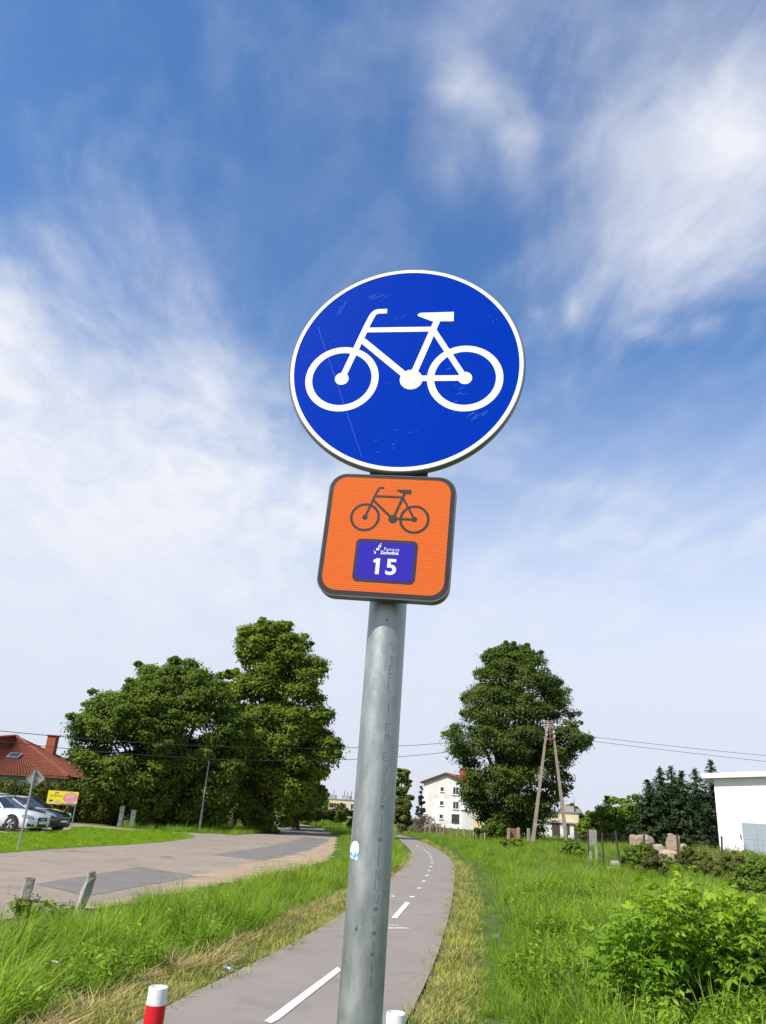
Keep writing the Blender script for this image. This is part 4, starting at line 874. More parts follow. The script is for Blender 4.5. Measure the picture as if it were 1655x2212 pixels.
# ------------------------------------------------------------------ parked cars (x = forward, y = left, z = up)
MTYRE = mat('tyre rubber', (0.018, 0.018, 0.018), (0.03, 0.03, 0.03), 10, .85); MALLOY = mat('alloy wheel', (0.62, 0.62, 0.62), rough=.3, metal=.7)
MCG = mat('car glass', (0.016, 0.022, 0.028), rough=.06, spec=.9); MLAMP = mat('headlamp glass', (0.45, 0.48, 0.52), (0.15, 0.16, 0.18), 14, .08, spec=.9); MTRIM = mat('black trim', (0.012, 0.012, 0.012), rough=.45)
MPLT = mat('number plate', (0.75, 0.75, 0.73), rough=.4); MCHR = mat('chrome', (0.75, 0.75, 0.76), rough=.15, metal=1)
def car(front_px, Y, rz, paint, label, name, L, Wd, stations, roof, wheels, wr, fascia, plate=True, rings=False):
    """stations: (x from front, z sill, z shoulder, z deck, half width factor); roof: (x, z roof, half width factor)"""
    d = ray(*front_px); p = cC+d*(Y/d[1])
    t = thing(name, (p[0], Y, .012), label, 'car', rz=rz, group='cars parked behind the lawn')
    mb = MB(); n = len(stations); w = Wd/2; prof = []
    for x, zs, zm, zd, k in stations:
        ww = w*k
        half = [(0, zs), (ww*.90, zs), (ww*.985, zs+.10), (ww, zm*.55+zs*.45), (ww*.985, zm), (ww*.93, zd-.015), (ww*.78, zd+.012), (0, zd+.03)]
        prof.append([(-x, y, z) for y, z in half]+[(-x, -y, z) for y, z in half[-2:0:-1]])
    m_ = len(prof[0]); vs_ = [q for r_ in prof for q in r_]
    fs = [(i_*m_+k, i_*m_+(k+1) % m_, (i_+1)*m_+(k+1) % m_, (i_+1)*m_+k) for i_ in range(n-1) for k in range(m_)]+[tuple(range(m_-1, -1, -1)), tuple(range((n-1)*m_, n*m_))]
    mb.add(vs_, fs)
    # cabin roof shell
    rp = []
    for x, z, k, xb, zb in roof:
        ww = w*k; rp.append([(-x, ww, z-.03), (-x, ww*.72, z+.012), (-x, 0, z+.03), (-x, -ww*.72, z+.012), (-x, -ww, z-.03)])
    k5 = 5; vs_ = [q for r_ in rp for q in r_]; mb.add(vs_, [(i_*k5+k, i_*k5+k+1, (i_+1)*k5+k+1, (i_+1)*k5+k) for i_ in range(len(rp)-1) for k in range(4)])
    # pillars
    for s in (-1, 1):
        for i_, (x, z, k, xb, zb) in enumerate(roof): mb.tube([(-xb, s*w*.925, zb-.02), (-x, s*w*k*.99, z-.02)], .045 if i_ in (0, len(roof)-1) else .038, 6)
    body = mb.build('body', paint, t, 38)
    for s in (-1, 1):
        for i_ in range(len(roof)-1):
            a, b_ = roof[i_], roof[i_+1]
            MB().add([(-a[3], s*w*.92, a[4]-.02), (-b_[3], s*w*.92, b_[4]-.02), (-b_[0], s*w*b_[2]*.97, b_[1]-.035), (-a[0], s*w*a[2]*.97, a[1]-.035)], [(0, 1, 2, 3) if s < 0 else (3, 2, 1, 0)]).build('side_window', MCG, t)
    a = roof[0]; MB().add([(-a[3], -w*.88, a[4]), (-a[3]+.07, 0, a[4]+.005), (-a[3], w*.88, a[4]), (-a[0], w*a[2]*.95, a[1]-.02), (-a[0], 0, a[1]+.022), (-a[0], -w*a[2]*.95, a[1]-.02)], [(0, 1, 4, 5), (1, 2, 3, 4)]).build('windscreen', MCG, t)
    a = roof[-1]; MB().add([(-a[3], -w*.86, a[4]), (-a[3], w*.86, a[4]), (-a[0], w*a[2]*.95, a[1]-.02), (-a[0], -w*a[2]*.95, a[1]-.02)], [(3, 2, 1, 0)]).build('rear_window', MCG, t)
    for xw in wheels:
        for s in (-1, 1):
            yo = s*(w-.02)
            MB().lathe([(wr+.075, -.006), (wr+.075, .004), (.01, .004)], 32, (-xw, s*(w*.985), wr), 'y').build('wheel_arch', MTRIM, t)
            wh = MB().lathe([(wr*.62, -.1), (wr*.93, -.1), (wr, -.075), (wr, .075), (wr*.93, .1), (wr*.66, .1)], 32, (-xw, yo-s*.075, wr), 'y').build('wheel', MTYRE, t, 40)
            rmb = MB(); rmb.lathe([(wr*.68, .0), (wr*.66, .02), (wr*.60, .0)], 32, (-xw, yo+s*.02, wr), 'y')
            for k in range(5):
                a_ = 2*math.pi*k/5+.3
                for da in (-.12, .12):
                    rmb.add([(-xw+math.cos(a_+da*q)*rr_, yo+s*.024, wr+math.sin(a_+da*q)*rr_) for rr_, q in ((.03, 0), (wr*.64, .35), (wr*.64, 1.9), (.05, 2.6))], [(0, 1, 2, 3)])
            rmb.lathe([(wr*.2, .0), (wr*.18, .03), (.001, .03)], 16, (-xw, yo+(.0 if s > 0 else -.03)+s*.0, wr), 'y'); rmb.build('rim', MALLOY, wh)
    for s in (-1, 1):
        hz, hlz = fascia['lamp']; fx = lambda y: float(np.interp(y, [.5, .60, .71, .80, .887, .95, .99], [.05, .035, .03, -.03, -.11, -.40, -.7]))
        lo_ = [(y, hz-.07+(hlz-hz)*(y-.6)/.35) for y in (.60, .70, .80, .887, .95)]; up = [(y, hz+.05+(hlz-hz)*(y-.6)/.35) for y in (.95, .887, .80, .70, .60)]
        MB().add([(fx(y)-(.0 if k_ < 5 else .05), s*w*(y+.012), z) for k_, (y, z) in enumerate(lo_+up)], [(0, 1, 8, 9), (1, 2, 7, 8), (2, 3, 6, 7), (3, 4, 5, 6)] if s < 0 else [(9, 8, 1, 0), (8, 7, 2, 1), (7, 6, 3, 2), (6, 5, 4, 3)]).build('headlight', MLAMP, t)
        mx, mz = roof[0][3]+.32, roof[0][4]+.06
        MB().box((-mx, s*(w+.10), mz), (.14, .20, .13), bev=.05).build('mirror', fascia.get('mirror', paint), t)
        MB().box((-mx-.75, s*(w*.995), mz-.2), (.16, .03, .03)).build('door_handle', fascia.get('mirror', paint), t)
        mb = MB()
        mb.add([(.04, s*w*.60, .26), (-.08, s*w*.88, .26), (-.09, s*w*.90, .37), (.045, s*w*.60, .35)], [(0, 1, 2, 3)]); mb.build('air_intake', MTRIM, t)
    g0, g1, gw = fascia['grille']; gm = MB().box((.052, 0, (g0+g1)/2), (.03, gw, g1-g0), bev=.012).build('grille', MTRIM, t)
    if fascia.get('chrome'): 
        mb = MB(); mb.tube([(.06, -gw/2, g1), (.07, 0, g1+.01), (.06, gw/2, g1)], .012, 6); mb.tube([(.065, -gw/2, g1), (.065, -gw*.36, g0)], .010, 6); mb.tube([(.065, gw/2, g1), (.065, gw*.36, g0)], .010, 6); mb.build('chrome_trim', MCHR, gm)
    if rings:
        mb = MB()
        for k in range(4): mb.tube([(.074, -.105+.07*k+.05*math.cos(a_), g1-.09+.05*math.sin(a_)) for a_ in np.linspace(0, 2*np.pi, 17)], .008, 5)
        mb.build('emblem', MCHR, gm)
    if plate: MB().box((.075, 0, fascia['plate']), (.015, .5, .11)).build('number_plate', MPLT, t)
    return t
MSIL = mat('silver paint', (0.72, 0.72, 0.71), rough=.3, metal=.30, coat=.6); MBLKP = mat('black paint', (0.008, 0.008, 0.011), rough=.12, spec=.6, coat=1); MDGP = mat('dark grey paint', (0.030, 0.032, 0.036), rough=.2, metal=.3, coat=.8)
sedan = [(-.05, .28, .48, .54, .50), (0.0, .22, .52, .60, .72), (.14, .18, .58, .70, .90), (.45, .18, .64, .78, .965), (.95, .18, .70, .86, .985), (1.45, .18, .74, .93, 1), (2.4, .18, .76, .95, 1), (3.4, .18, .78, .97, 1), (4.3, .2, .78, .98, .96), (4.75, .25, .72, .92, .86)]
sroof = [(2.15, 1.36, .64, 1.45, .93), (2.75, 1.43, .66, 2.5, .945), (3.45, 1.40, .65, 3.5, .965), (3.95, 1.25, .62, 4.45, .97)]
hatch = [(-.05, .28, .50, .60, .50), (0.0, .22, .56, .66, .70), (.12, .18, .62, .76, .90), (.4, .18, .68, .86, .965), (.85, .18, .74, .95, .985), (1.2, .18, .80, 1.0, 1), (2.2, .18, .82, 1.0, 1), (3.2, .18, .84, 1.02, 1), (3.7, .2, .84, 1.04, .96), (3.97, .28, .8, 1.0, .88)]
hroof = [(1.95, 1.40, .64, 1.15, .99), (2.5, 1.46, .66, 2.15, .995), (3.2, 1.43, .65, 3.1, 1.01), (3.6, 1.33, .62, 3.85, 1.03)]
yaw = R_(-14)
car((87, 1785), 37.3, yaw, MSIL, 'silver saloon with alloy wheels, front one of the three parked cars', 'parked_car', 4.75, 1.82, sedan, sroof, (.88, 3.65), .325, dict(lamp=(.60, .70), grille=(.26, .64, .62), plate=.42), rings=True)
car((133, 1787), 40.0, yaw, MBLKP, 'shiny black hatchback parked behind the silver saloon, nose by the yellow board', 'parked_car', 3.97, 1.74, hatch, hroof, (.80, 3.34), .31, dict(lamp=(.66, .80), grille=(.30, .60, .85), plate=.46, chrome=True, mirror=MSIL))
car((82, 1780), 45.5, yaw, MDGP, 'dark estate car mostly hidden, only its roof showing behind the other cars', 'parked_car', 4.75, 1.82, sedan, [(a, b_+.10, c, d, e) for a, b_, c, d, e in sroof], (.88, 3.65), .325, dict(lamp=(.60, .70), grille=(.3, .6, .7), plate=.42))

# ------------------------------------------------------------------ hedges
def hedge(name, label, rows, part='foliage', cat='hedge', seed=0, h=2.4, th=1.3, n=90, per=130, leaf=.10, m=ML_HEDGE):
    """rows: ground points (x, y) along the hedge"""
    b0 = rows[0]; t = thing(name, (b0[0], b0[1], 0), label, cat); pts = np.array([(x-b0[0], y-b0[1]) for x, y in rows]); d = np.r_[0, np.cumsum(np.linalg.norm(np.diff(pts, axis=0), axis=1))]
    s = rng.uniform(0, d[-1], n); cx = np.interp(s, d, pts[:, 0]); cy = np.interp(s, d, pts[:, 1]); cz = rng.uniform(.1, 1, n)**.8*(h-.25)
    cy = cy+rng.uniform(-1, 1, n)*th*.35; idx = np.repeat(np.arange(n), per); N_ = len(idx); dd = rng.normal(size=(N_, 3)); dd /= np.linalg.norm(dd, axis=1, keepdims=True)
    rr_ = rng.uniform(.6, 1, N_)[:, None]*np.array([.55, .45, .62]); C = np.stack([cx[idx], cy[idx], cz[idx]], 1)+dd*rr_
    C[:, 2] = np.maximum(C[:, 2]+.12*rng.normal(size=N_)*(C[:, 2] > h-.5), .03)
    Nn = dd+rng.normal(0, .4, (N_, 3)); V, Q = quads(C, Nn, leaf*rng.uniform(.6, 1.3, N_), .42, np.tile([0, 0, 1.0], (N_, 1))+rng.normal(0, .55, (N_, 3)))
    mesh_np(part, V, Q, m, t, np.repeat(np.clip(rng.normal(.35, .3, n)[idx]+.15*rng.normal(size=N_), 0, 1), 4))
    mb = MB()
    for k in range(0, int(d[-1]/1.2)+1):
        x_, y_ = np.interp(k*1.2, d, pts[:, 0]), np.interp(k*1.2, d, pts[:, 1]); mb.tube([(x_, y_, -.1), (x_+.05, y_, h*.55)], [.06, .03], 5)
    mb.build('stems', MT, t); t.children[-1]['kind'] = 'stuff'
    return t
ha, hb_ = at(-60, 1780, 52), at(150, 1780, 53)
hedge('thuja_hedge', 'loose dark thuja hedge behind the parked cars and below the tiled roof', [(ha[0]-8, 51), (ha[0], 51), (hb_[0]-1.0, 53)], h=2.15, n=200, per=190, leaf=.105)
hc, hd = at(110, 1780, 55.5), at(258, 1785, 56.5)
hedge('thuja_hedge', 'clipped yellowish thuja hedge behind the yellow board and the cabinets', [(hc[0], 55.5), (hd[0], 56.5)], h=2.25, n=190, per=200, leaf=.09)

# ------------------------------------------------------------------ trees
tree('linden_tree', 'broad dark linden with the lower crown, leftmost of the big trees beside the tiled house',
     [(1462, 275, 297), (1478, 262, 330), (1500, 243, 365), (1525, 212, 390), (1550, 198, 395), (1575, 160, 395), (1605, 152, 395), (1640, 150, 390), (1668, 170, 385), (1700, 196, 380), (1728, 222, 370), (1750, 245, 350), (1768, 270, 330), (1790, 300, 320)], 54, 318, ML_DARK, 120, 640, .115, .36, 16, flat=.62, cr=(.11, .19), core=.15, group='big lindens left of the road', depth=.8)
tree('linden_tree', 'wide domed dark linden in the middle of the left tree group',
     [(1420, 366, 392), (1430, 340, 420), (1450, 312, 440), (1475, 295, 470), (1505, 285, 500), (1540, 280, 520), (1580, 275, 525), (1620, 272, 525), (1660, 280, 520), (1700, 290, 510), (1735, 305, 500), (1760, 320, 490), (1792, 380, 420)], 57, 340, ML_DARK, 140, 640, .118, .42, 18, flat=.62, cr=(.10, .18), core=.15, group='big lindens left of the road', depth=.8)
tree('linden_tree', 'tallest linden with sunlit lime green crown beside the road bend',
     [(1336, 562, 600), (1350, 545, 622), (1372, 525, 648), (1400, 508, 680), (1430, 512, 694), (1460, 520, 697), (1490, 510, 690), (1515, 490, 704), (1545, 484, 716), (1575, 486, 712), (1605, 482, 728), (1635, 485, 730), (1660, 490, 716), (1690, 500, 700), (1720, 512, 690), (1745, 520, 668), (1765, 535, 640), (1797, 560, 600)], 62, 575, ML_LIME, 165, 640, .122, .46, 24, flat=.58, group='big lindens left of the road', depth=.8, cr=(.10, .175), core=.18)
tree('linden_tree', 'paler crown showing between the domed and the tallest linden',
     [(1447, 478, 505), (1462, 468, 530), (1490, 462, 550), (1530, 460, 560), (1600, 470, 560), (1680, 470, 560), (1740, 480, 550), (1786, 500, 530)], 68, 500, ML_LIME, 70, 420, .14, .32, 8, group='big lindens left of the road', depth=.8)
for k, (x, y0, w, Y, lab) in enumerate(((640, 1662, 60, 92, 'dark round tree behind the tallest linden at the shaded road'), (668, 1690, 40, 108, 'small dark tree furthest along the shaded road'),
                                        (438, 1600, 90, 78, 'shaded tree in the row behind the street lamp'), (545, 1600, 80, 84, 'shaded tree standing deep behind the tallest linden trunk'),
                                        (215, 1655, 70, 74, 'pale green tree behind the end of the tiled house'), (640, 1560, 70, 76, 'dark tree leaning over the road behind the tallest linden'))):
    rows = [(y0, x-w*.2, x+w*.2), (y0+.12*(1780-y0), x-w*.7, x+w*.7), (y0+.35*(1780-y0), x-w, x+w), (y0+.7*(1780-y0), x-w*.9, x+w*.9), (1768, x-w*.5, x+w*.5), (1780, x-w*.2, x+w*.2)]
    tree('shade_tree', lab, rows, Y, x, ML_DARK if k != 4 else ML_LIME, 55, 230, .18, .3, 8)
MX = dict(group='big lindens left of the road')
tree('hornbeam_tree', 'tall ragged dark green tree standing alone behind the leaning pole',
     [(1394, 1064, 1108), (1408, 1052, 1150), (1430, 1044, 1172), (1455, 1038, 1190), (1480, 1024, 1206), (1505, 1006, 1216), (1535, 1000, 1220), (1560, 998, 1226), (1578, 988, 1240), (1595, 974, 1258), (1615, 964, 1240), (1640, 972, 1224), (1660, 992, 1218), (1682, 1000, 1230), (1702, 1008, 1226), (1725, 1004, 1212), (1750, 1018, 1202), (1775, 1030, 1190), (1798, 1040, 1172), (1812, 1062, 1120)],
     75, 1075, ML_BEECH, 300, 480, .118, .5, 30, cr=(.075, .130), ragged=.18, core=.25, depth=.85, flat=.62)
tree('roadside_tree', 'slender green tree beside the far end of the path', [(1652, 862, 874), (1670, 850, 886), (1695, 845, 888), (1720, 842, 892), (1745, 848, 886), (1775, 858, 872)], 112, 864, ML_DARK, 45, 200, .19, .22, 6)
tree('autumnal_tree', 'small yellowing tree beside the far end of the path', [(1722, 862, 880), (1735, 850, 892), (1755, 846, 894), (1778, 850, 892), (1795, 858, 882)], 96, 868, ML_OLIVE, 40, 200, .16, .16, 5)
tree('conifer', 'narrow dark conifer at the left wall of the white house', [(1700, 908, 912), (1720, 904, 916), (1750, 900, 918), (1782, 898, 920)], 138, 910, ML_SPR, 26, 140, .2, .15, 0)
spr = [(1399, 1684, 'dark spruce furthest left in the row beside the white hall'), (1425, 1658, 'dark spruce second from the left in the row beside the hall'), (1449, 1655, 'dark spruce in the middle of the row, left of the gap'), (1471, 1664, 'shorter dark spruce right of the middle of the row'), (1501, 1661, 'dark spruce next to the tallest one by the hall'), (1534, 1640, 'tallest dark spruce, its tip above the roof edge of the white hall')]
for k, (x, y, lab) in enumerate(spr): spruce(lab, x, y, 74+(k % 3)*2.5, 62, 66, group='spruces beside the white hall')
for x, y0, w, Y, lab in ((1345, 1727, 58, 84, 'round green bushy tree left of the spruce row'), (1398, 1718, 60, 86, 'green bushy tree merging with the first spruce'), (1297, 1760, 46, 88, 'low green bushy tree right of the cream building'), (1262, 1752, 34, 150, 'pale distant tree behind the cream building'), (1232, 1738, 26, 170, 'hazy treetop above the roof of the cream building'), (1320, 1745, 40, 160, 'pale distant tree between cream building and spruces'), (1470, 1735, 66, 92, 'dark bushy tree filling the gap behind the middle spruces')):
    tree('bushy_tree', lab, [(y0, x-w*.25, x+w*.25), (y0+14, x-w*.7, x+w*.7), (y0+40, x-w, x+w), (y0+75, x-w*1.05, x+w*1.05), (max(1828, y0+88), x-w*.9, x+w*.9)], Y, x, ML_BUSH if Y < 100 else ML_DARK, 50, 220, .17*Y/85, .15, 4, group='bushy trees right of the cream building')
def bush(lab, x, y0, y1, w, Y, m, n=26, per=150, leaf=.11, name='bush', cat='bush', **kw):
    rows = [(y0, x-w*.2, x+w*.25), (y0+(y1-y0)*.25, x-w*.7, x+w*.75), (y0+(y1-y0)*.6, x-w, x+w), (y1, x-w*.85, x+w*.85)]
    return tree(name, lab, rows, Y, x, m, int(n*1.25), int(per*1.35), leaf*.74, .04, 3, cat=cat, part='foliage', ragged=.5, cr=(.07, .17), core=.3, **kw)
bush('bright green bush at the far bend, left of the dark one', 684, 1724, 1772, 30, 98, ML_BUSH, 40, 200, .15)
bush('dark olive bush at the far bend directly left of the sign post', 736, 1740, 1775, 30, 92, ML_OLIVE, 40, 200, .14)
bush('low bush on the grass edge behind the sign post', 770, 1752, 1790, 24, 80, ML_DARK, 26, 150, .13)
bush('sunlit bright bush glimpsed under the linden crowns', 490, 1746, 1764, 22, 105, ML_BUSH, 20, 150, .16)
bush('scrubby undergrowth bush at the foot of the tallest linden', 560, 1745, 1800, 40, 60, ML_DARK, 40, 170, .13)
bush('dark undergrowth bush beside the first linden trunk', 330, 1740, 1790, 46, 60, ML_DARK, 40, 170, .14)
bush('dark undergrowth bush behind the street lamp', 440, 1735, 1788, 50, 66, ML_DARK, 40, 170, .14)
bush('olive scrub bush at the wire fence below the cream building', 1236, 1812, 1862, 22, 44, ML_BUSH, 30, 160, .085)
bush('dense olive bush in front of the left boulder pair', 1384, 1818, 1895, 32, 34, ML_BUSH, 46, 190, .065)
bush('dark pointed bush between fence posts below the boulders', 1412, 1835, 1890, 24, 33, ML_OLIVE, 40, 170, .06)
bush('scrubby bush with pale flowers under the white hall', 1580, 1838, 1925, 34, 30, ML_OLIVE, 46, 170, .06)
bush('rounded yellow green bush at the right picture edge', 1640, 1848, 1985, 62, 22, ML_BUSH, 90, 260, .055)
bush('low olive weeds between the small pale boulders and the olive bush', 1352, 1846, 1890, 14, 36, ML_OLIVE, 26, 140, .05)
bush('weedy clump hiding the foot of the large pinkish boulder', 1446, 1850, 1888, 22, 38, ML_BUSH, 30, 150, .05)
bush('sparse olive weeds left of the pale flowering bush', 1524, 1842, 1900, 22, 34, ML_OLIVE, 30, 140, .05)
bush('tall weedy bush right of the standing boulder', 1482, 1830, 1895, 26, 38, ML_OLIVE, 40, 140, .06)
bush('low weedy bush in front of the tall alone tree', 1110, 1812, 1838, 26, 56, ML_BUSH, 30, 150, .1)
bush('dark thicket under the tall alone tree', 1080, 1770, 1818, 44, 74, ML_DARK, 40, 190, .15)

# ------------------------------------------------------------------ brush heap
MTW = mat('dead branches', (0.16, 0.10, 0.075), (0.10, 0.065, 0.05), 5, .9)
p = at(916, 1786, 100); t = thing('brush_heap', (p[0], 100, float(H(p[0], 100))), 'heap of dry brown branches beside the tall white house', 'brush heap')
mb = MB()
for k in range(260):
    c = np.array([rng.normal(0, 1.5), rng.normal(0, .8), 0]); top = 2.1*math.exp(-(c[0]/2.0)**2); c[2] = rng.uniform(.05, max(.2, top)); d = rng.normal(size=3)*np.array([1, .6, .45]); d /= np.linalg.norm(d); l = rng.uniform(.5, 1.5)
    mb.tube([c-d*l/2, c+rng.normal(0, .08, 3), c+d*l/2+np.array([0, 0, -.1])], [.035, .03, .012], 4, False)
tag(mb.build('branches', MTW, t), kind='stuff')

# ------------------------------------------------------------------ leaning A-pole and wires
MCP = mat('grey brown pole concrete', (0.34, 0.29, 0.22), (0.26, 0.22, 0.17), 3, .9, bump=.4, bscale=12, spec=.1); MRST = mat('rusty steel', (0.30, 0.12, 0.07), (0.2, 0.085, 0.055), 9, .8); MCER = mat('porcelain', (.75, .74, .7), rough=.25)
YP = 66.0; b1 = at(1149, 1828, YP); b2 = at(1226, 1818, YP); gz = float(H(b1[0], YP)); a1 = at(1183.5, 1556, YP); a2 = at(1192, 1556, YP); base = np.array([b1[0], YP, gz])
t = thing('power_pole', base, 'two-legged grey power pole shaped like a narrow A with rusty head', 'power pole')
def bar(mb, p, q, w0, w1, dpt=None):
    p, q = Vector(p), Vector(q); ax = (q-p).normalized(); r_ = Vector((1, 0, 0)); r_ = (r_-ax*r_.dot(ax)).normalized(); u_ = ax.cross(r_); vs_ = []
    for c, w in ((p, w0), (q, w1)):
        for sx_, sy_ in ((-1, -1), (1, -1), (1, 1), (-1, 1)): vs_.append(c+r_*sx_*w/2+u_*sy_*(dpt or w)/2)
    mb.add(vs_, [(0, 3, 2, 1), (4, 5, 6, 7), (0, 1, 5, 4), (1, 2, 6, 5), (2, 3, 7, 6), (3, 0, 4, 7)]); return mb
bar(MB(), (0, 0, -.4), a1-base, .27, .14).build('leg', MCP, t); q = b2-base; q[2] = -.4; bar(MB(), q, a2-base, .27, .14).build('leg', MCP, t)
hc_ = (a1+a2)/2-base
mb = MB(); 
for k in range(4): mb.box((hc_[0], -.12, hc_[2]-.25-.42*k), (.42+.07*k, .06, .10))
mb.box((hc_[0]-.02, -.16, hc_[2]-.9), (.09, .05, 1.7)); mb.build('crossarm', MRST, t)
for k, (dx, dz_) in enumerate(((-.28, -.85), (.30, -.95), (-.30, -1.25), (.34, -1.3))): MB().lathe([(.001, .1), (.05, .08), (.07, .02), (.05, 0), (.06, -.05), (.001, -.06)], 10, (hc_[0]+dx, -.2, hc_[2]+dz_)).build('insulator', MCER, t)
MWIRE = mat('power line', (0.035, 0.035, 0.04), rough=.6)
def wire(P0, P1, mid_px, label, r=.017):
    P0, P1 = np.array(P0), np.array(P1)
    # sag from the height the line has at a surveyed sight line
    s = np.linspace(0, 1, 400); Q = P0+(P1-P0)*s[:, None]; best = None
    v = Q-cC; px = 827.5+F_PX*(v@cR)/(v@cF); k = int(np.argmin(abs(px-mid_px[0]))); dd = ray(*mid_px); tz = cC[2]+dd[2]*(Q[k, 1]/dd[1]); sag = max(0, (Q[k, 2]-tz)/(4*s[k]*(1-s[k])))
    q = np.linspace(0, 1, 40); pts = P0+(P1-P0)*q[:, None]; pts[:, 2] -= sag*4*q*(1-q)
    m_ = pts.mean(0); o = MB().tube([tuple(p_-m_) for p_ in pts], r, 5, False).build('power_line', MWIRE); o.location = m_
    tag(o, label, 'cable', 'power lines on the A-shaped pole')
hw_ = hc_+base
wire(at(-420, 1528, 34), hw_+np.array([-.28, -.2, -.85]), (450, 1612), 'upper cable from the A-shaped pole across the linden crowns to the left')
wire(at(-420, 1540, 34), hw_+np.array([-.30, -.2, -1.25]), (465, 1640), 'lower cable from the A-shaped pole across the linden crowns to the left')
wire(hw_+np.array([.30, -.2, -.95]), at(2150, 1672, 62), (1512, 1618), 'upper cable running right from the A-shaped pole over the spruces')
wire(hw_+np.array([.34, -.2, -1.3]), at(2150, 1694, 60), (1512, 1629), 'lower cable running right from the A-shaped pole over the spruces')

# ------------------------------------------------------------------ fences on the right
MWD = mat('grey weathered wood', (0.36, 0.30, 0.23), (0.26, 0.21, 0.16), 6, .9, spec=.1); MDM = mat('dark fence steel', (0.06, 0.055, 0.05), (0.10, 0.07, 0.05), 7, .7, metal=.3)
p0 = at(918, 1790, 92); t = thing('stake_fence', (p0[0], 92, float(H(p0[0], 92))), 'row of short grey wooden stakes running below the tall white house', 'fence')
prev = None; wires_ = MB()
for x, y in ((918, 1778), (930, 1779), (944, 1781), (951, 1782), (960, 1783), (974, 1786), (989, 1789), (1004, 1791), (1018, 1794), (1024, 1796), (1034, 1798), (1048, 1802)):
    Y = 92-20*(x-918)/130; q = at(x, y, Y); hz_ = float(H(q[0], Y)); top = max(q[2]+rng.uniform(-.05, .1), hz_+.7); l = np.array([q[0]-p0[0], Y-92, hz_-t.location.z])
    MB().box((l[0], l[1], l[2]+(top-hz_)/2-.1), (.14, .12, top-hz_+.2), rz=rng.uniform(0, 1), M=Matrix.Rotation(rng.normal(0, .05), 4, 'Y')).build('stake', MWD, t)
    cur = l+np.array([0, 0, (top-hz_)*.8])
    if prev is not None:
        for dz_ in (0, -.28, -.55): wires_.tube([prev+np.array([0, 0, dz_]), cur+np.array([0, 0, dz_])], .012, 4, False)
    prev = cur
tag(wires_.build('fence_wire', MRST, t), kind='stuff')
p0 = at(1098, 1805, 70); t = thing('wooden_post_fence', (p0[0], 70, float(H(p0[0], 70))), 'three stout grey wooden posts with a rusty sheet left of the A-shaped pole', 'fence')
for x, y, Y in ((1099, 1790, 70), (1120, 1788, 69), (1142, 1789, 67)):
    q = at(x, y, Y); hz_ = float(H(q[0], Y)); MB().box((q[0]-p0[0], Y-70, (q[2]-hz_)/2-.1), (.22, .2, q[2]-hz_+.3), rz=.2, M=Matrix.Rotation(rng.normal(0, .03), 4, 'Y'), bev=.03).build('post', MWD, t)
qa, qb = at(1101, 1797, 70.3), at(1117, 1800, 70.1); MB().box(((qa[0]+qb[0])/2-p0[0], .25, .5), (qb[0]-qa[0], .04, 1.15)).build('rusty_sheet', MRST, t)
FP = [(1205, 1800, 62), (1226, 1799, 57), (1244, 1798, 52), (1270, 1794, 44), (1301, 1798, 39.5), (1335, 1795, 34), (1390, 1798, 35), (1462, 1800, 35.5), (1556, 1806, 35.5), (1680, 1812, 35.5)]
p0 = at(1335, 1900, 34); t = thing('wire_fence', (p0[0], 34, float(H(p0[0], 34))), 'thin dark steel posts strung with wire mesh in front of the boulders', 'fence')
tops = []
for k, (x, y, Y) in enumerate(FP):
    q = at(x, y, Y); hz_ = float(H(q[0], Y)); l = np.array([q[0]-p0[0], Y-34, hz_-t.location.z]); hh = q[2]-hz_; lean = {5: -.12}.get(k, rng.normal(0, .03))
    MB().box((l[0], l[1], l[2]+hh/2-.15), (.06, .06, hh+.3), M=Matrix.Rotation(lean, 4, 'Y')).build('post', MDM, t); tops.append((l, hh))
mb = MB()
for (l0, h0), (l1, h1) in zip(tops[:-1], tops[1:]):
    for f_ in (.12, .3, .48, .66, .82, .95): mb.tube([l0+np.array([0, 0, h0*f_]), l1+np.array([0, 0, h1*f_])], .0035, 3, False)
    k_ = max(2, int(np.linalg.norm(l1-l0)/.35))
    for j in range(1, k_):
        c = l0+(l1-l0)*j/k_; hh = h0+(h1-h0)*j/k_; mb.tube([c+np.array([0, 0, hh*.1]), c+np.array([0, 0, hh*.95])], .0028, 3, False)
tag(mb.build('wire_mesh', MDM, t), kind='stuff')

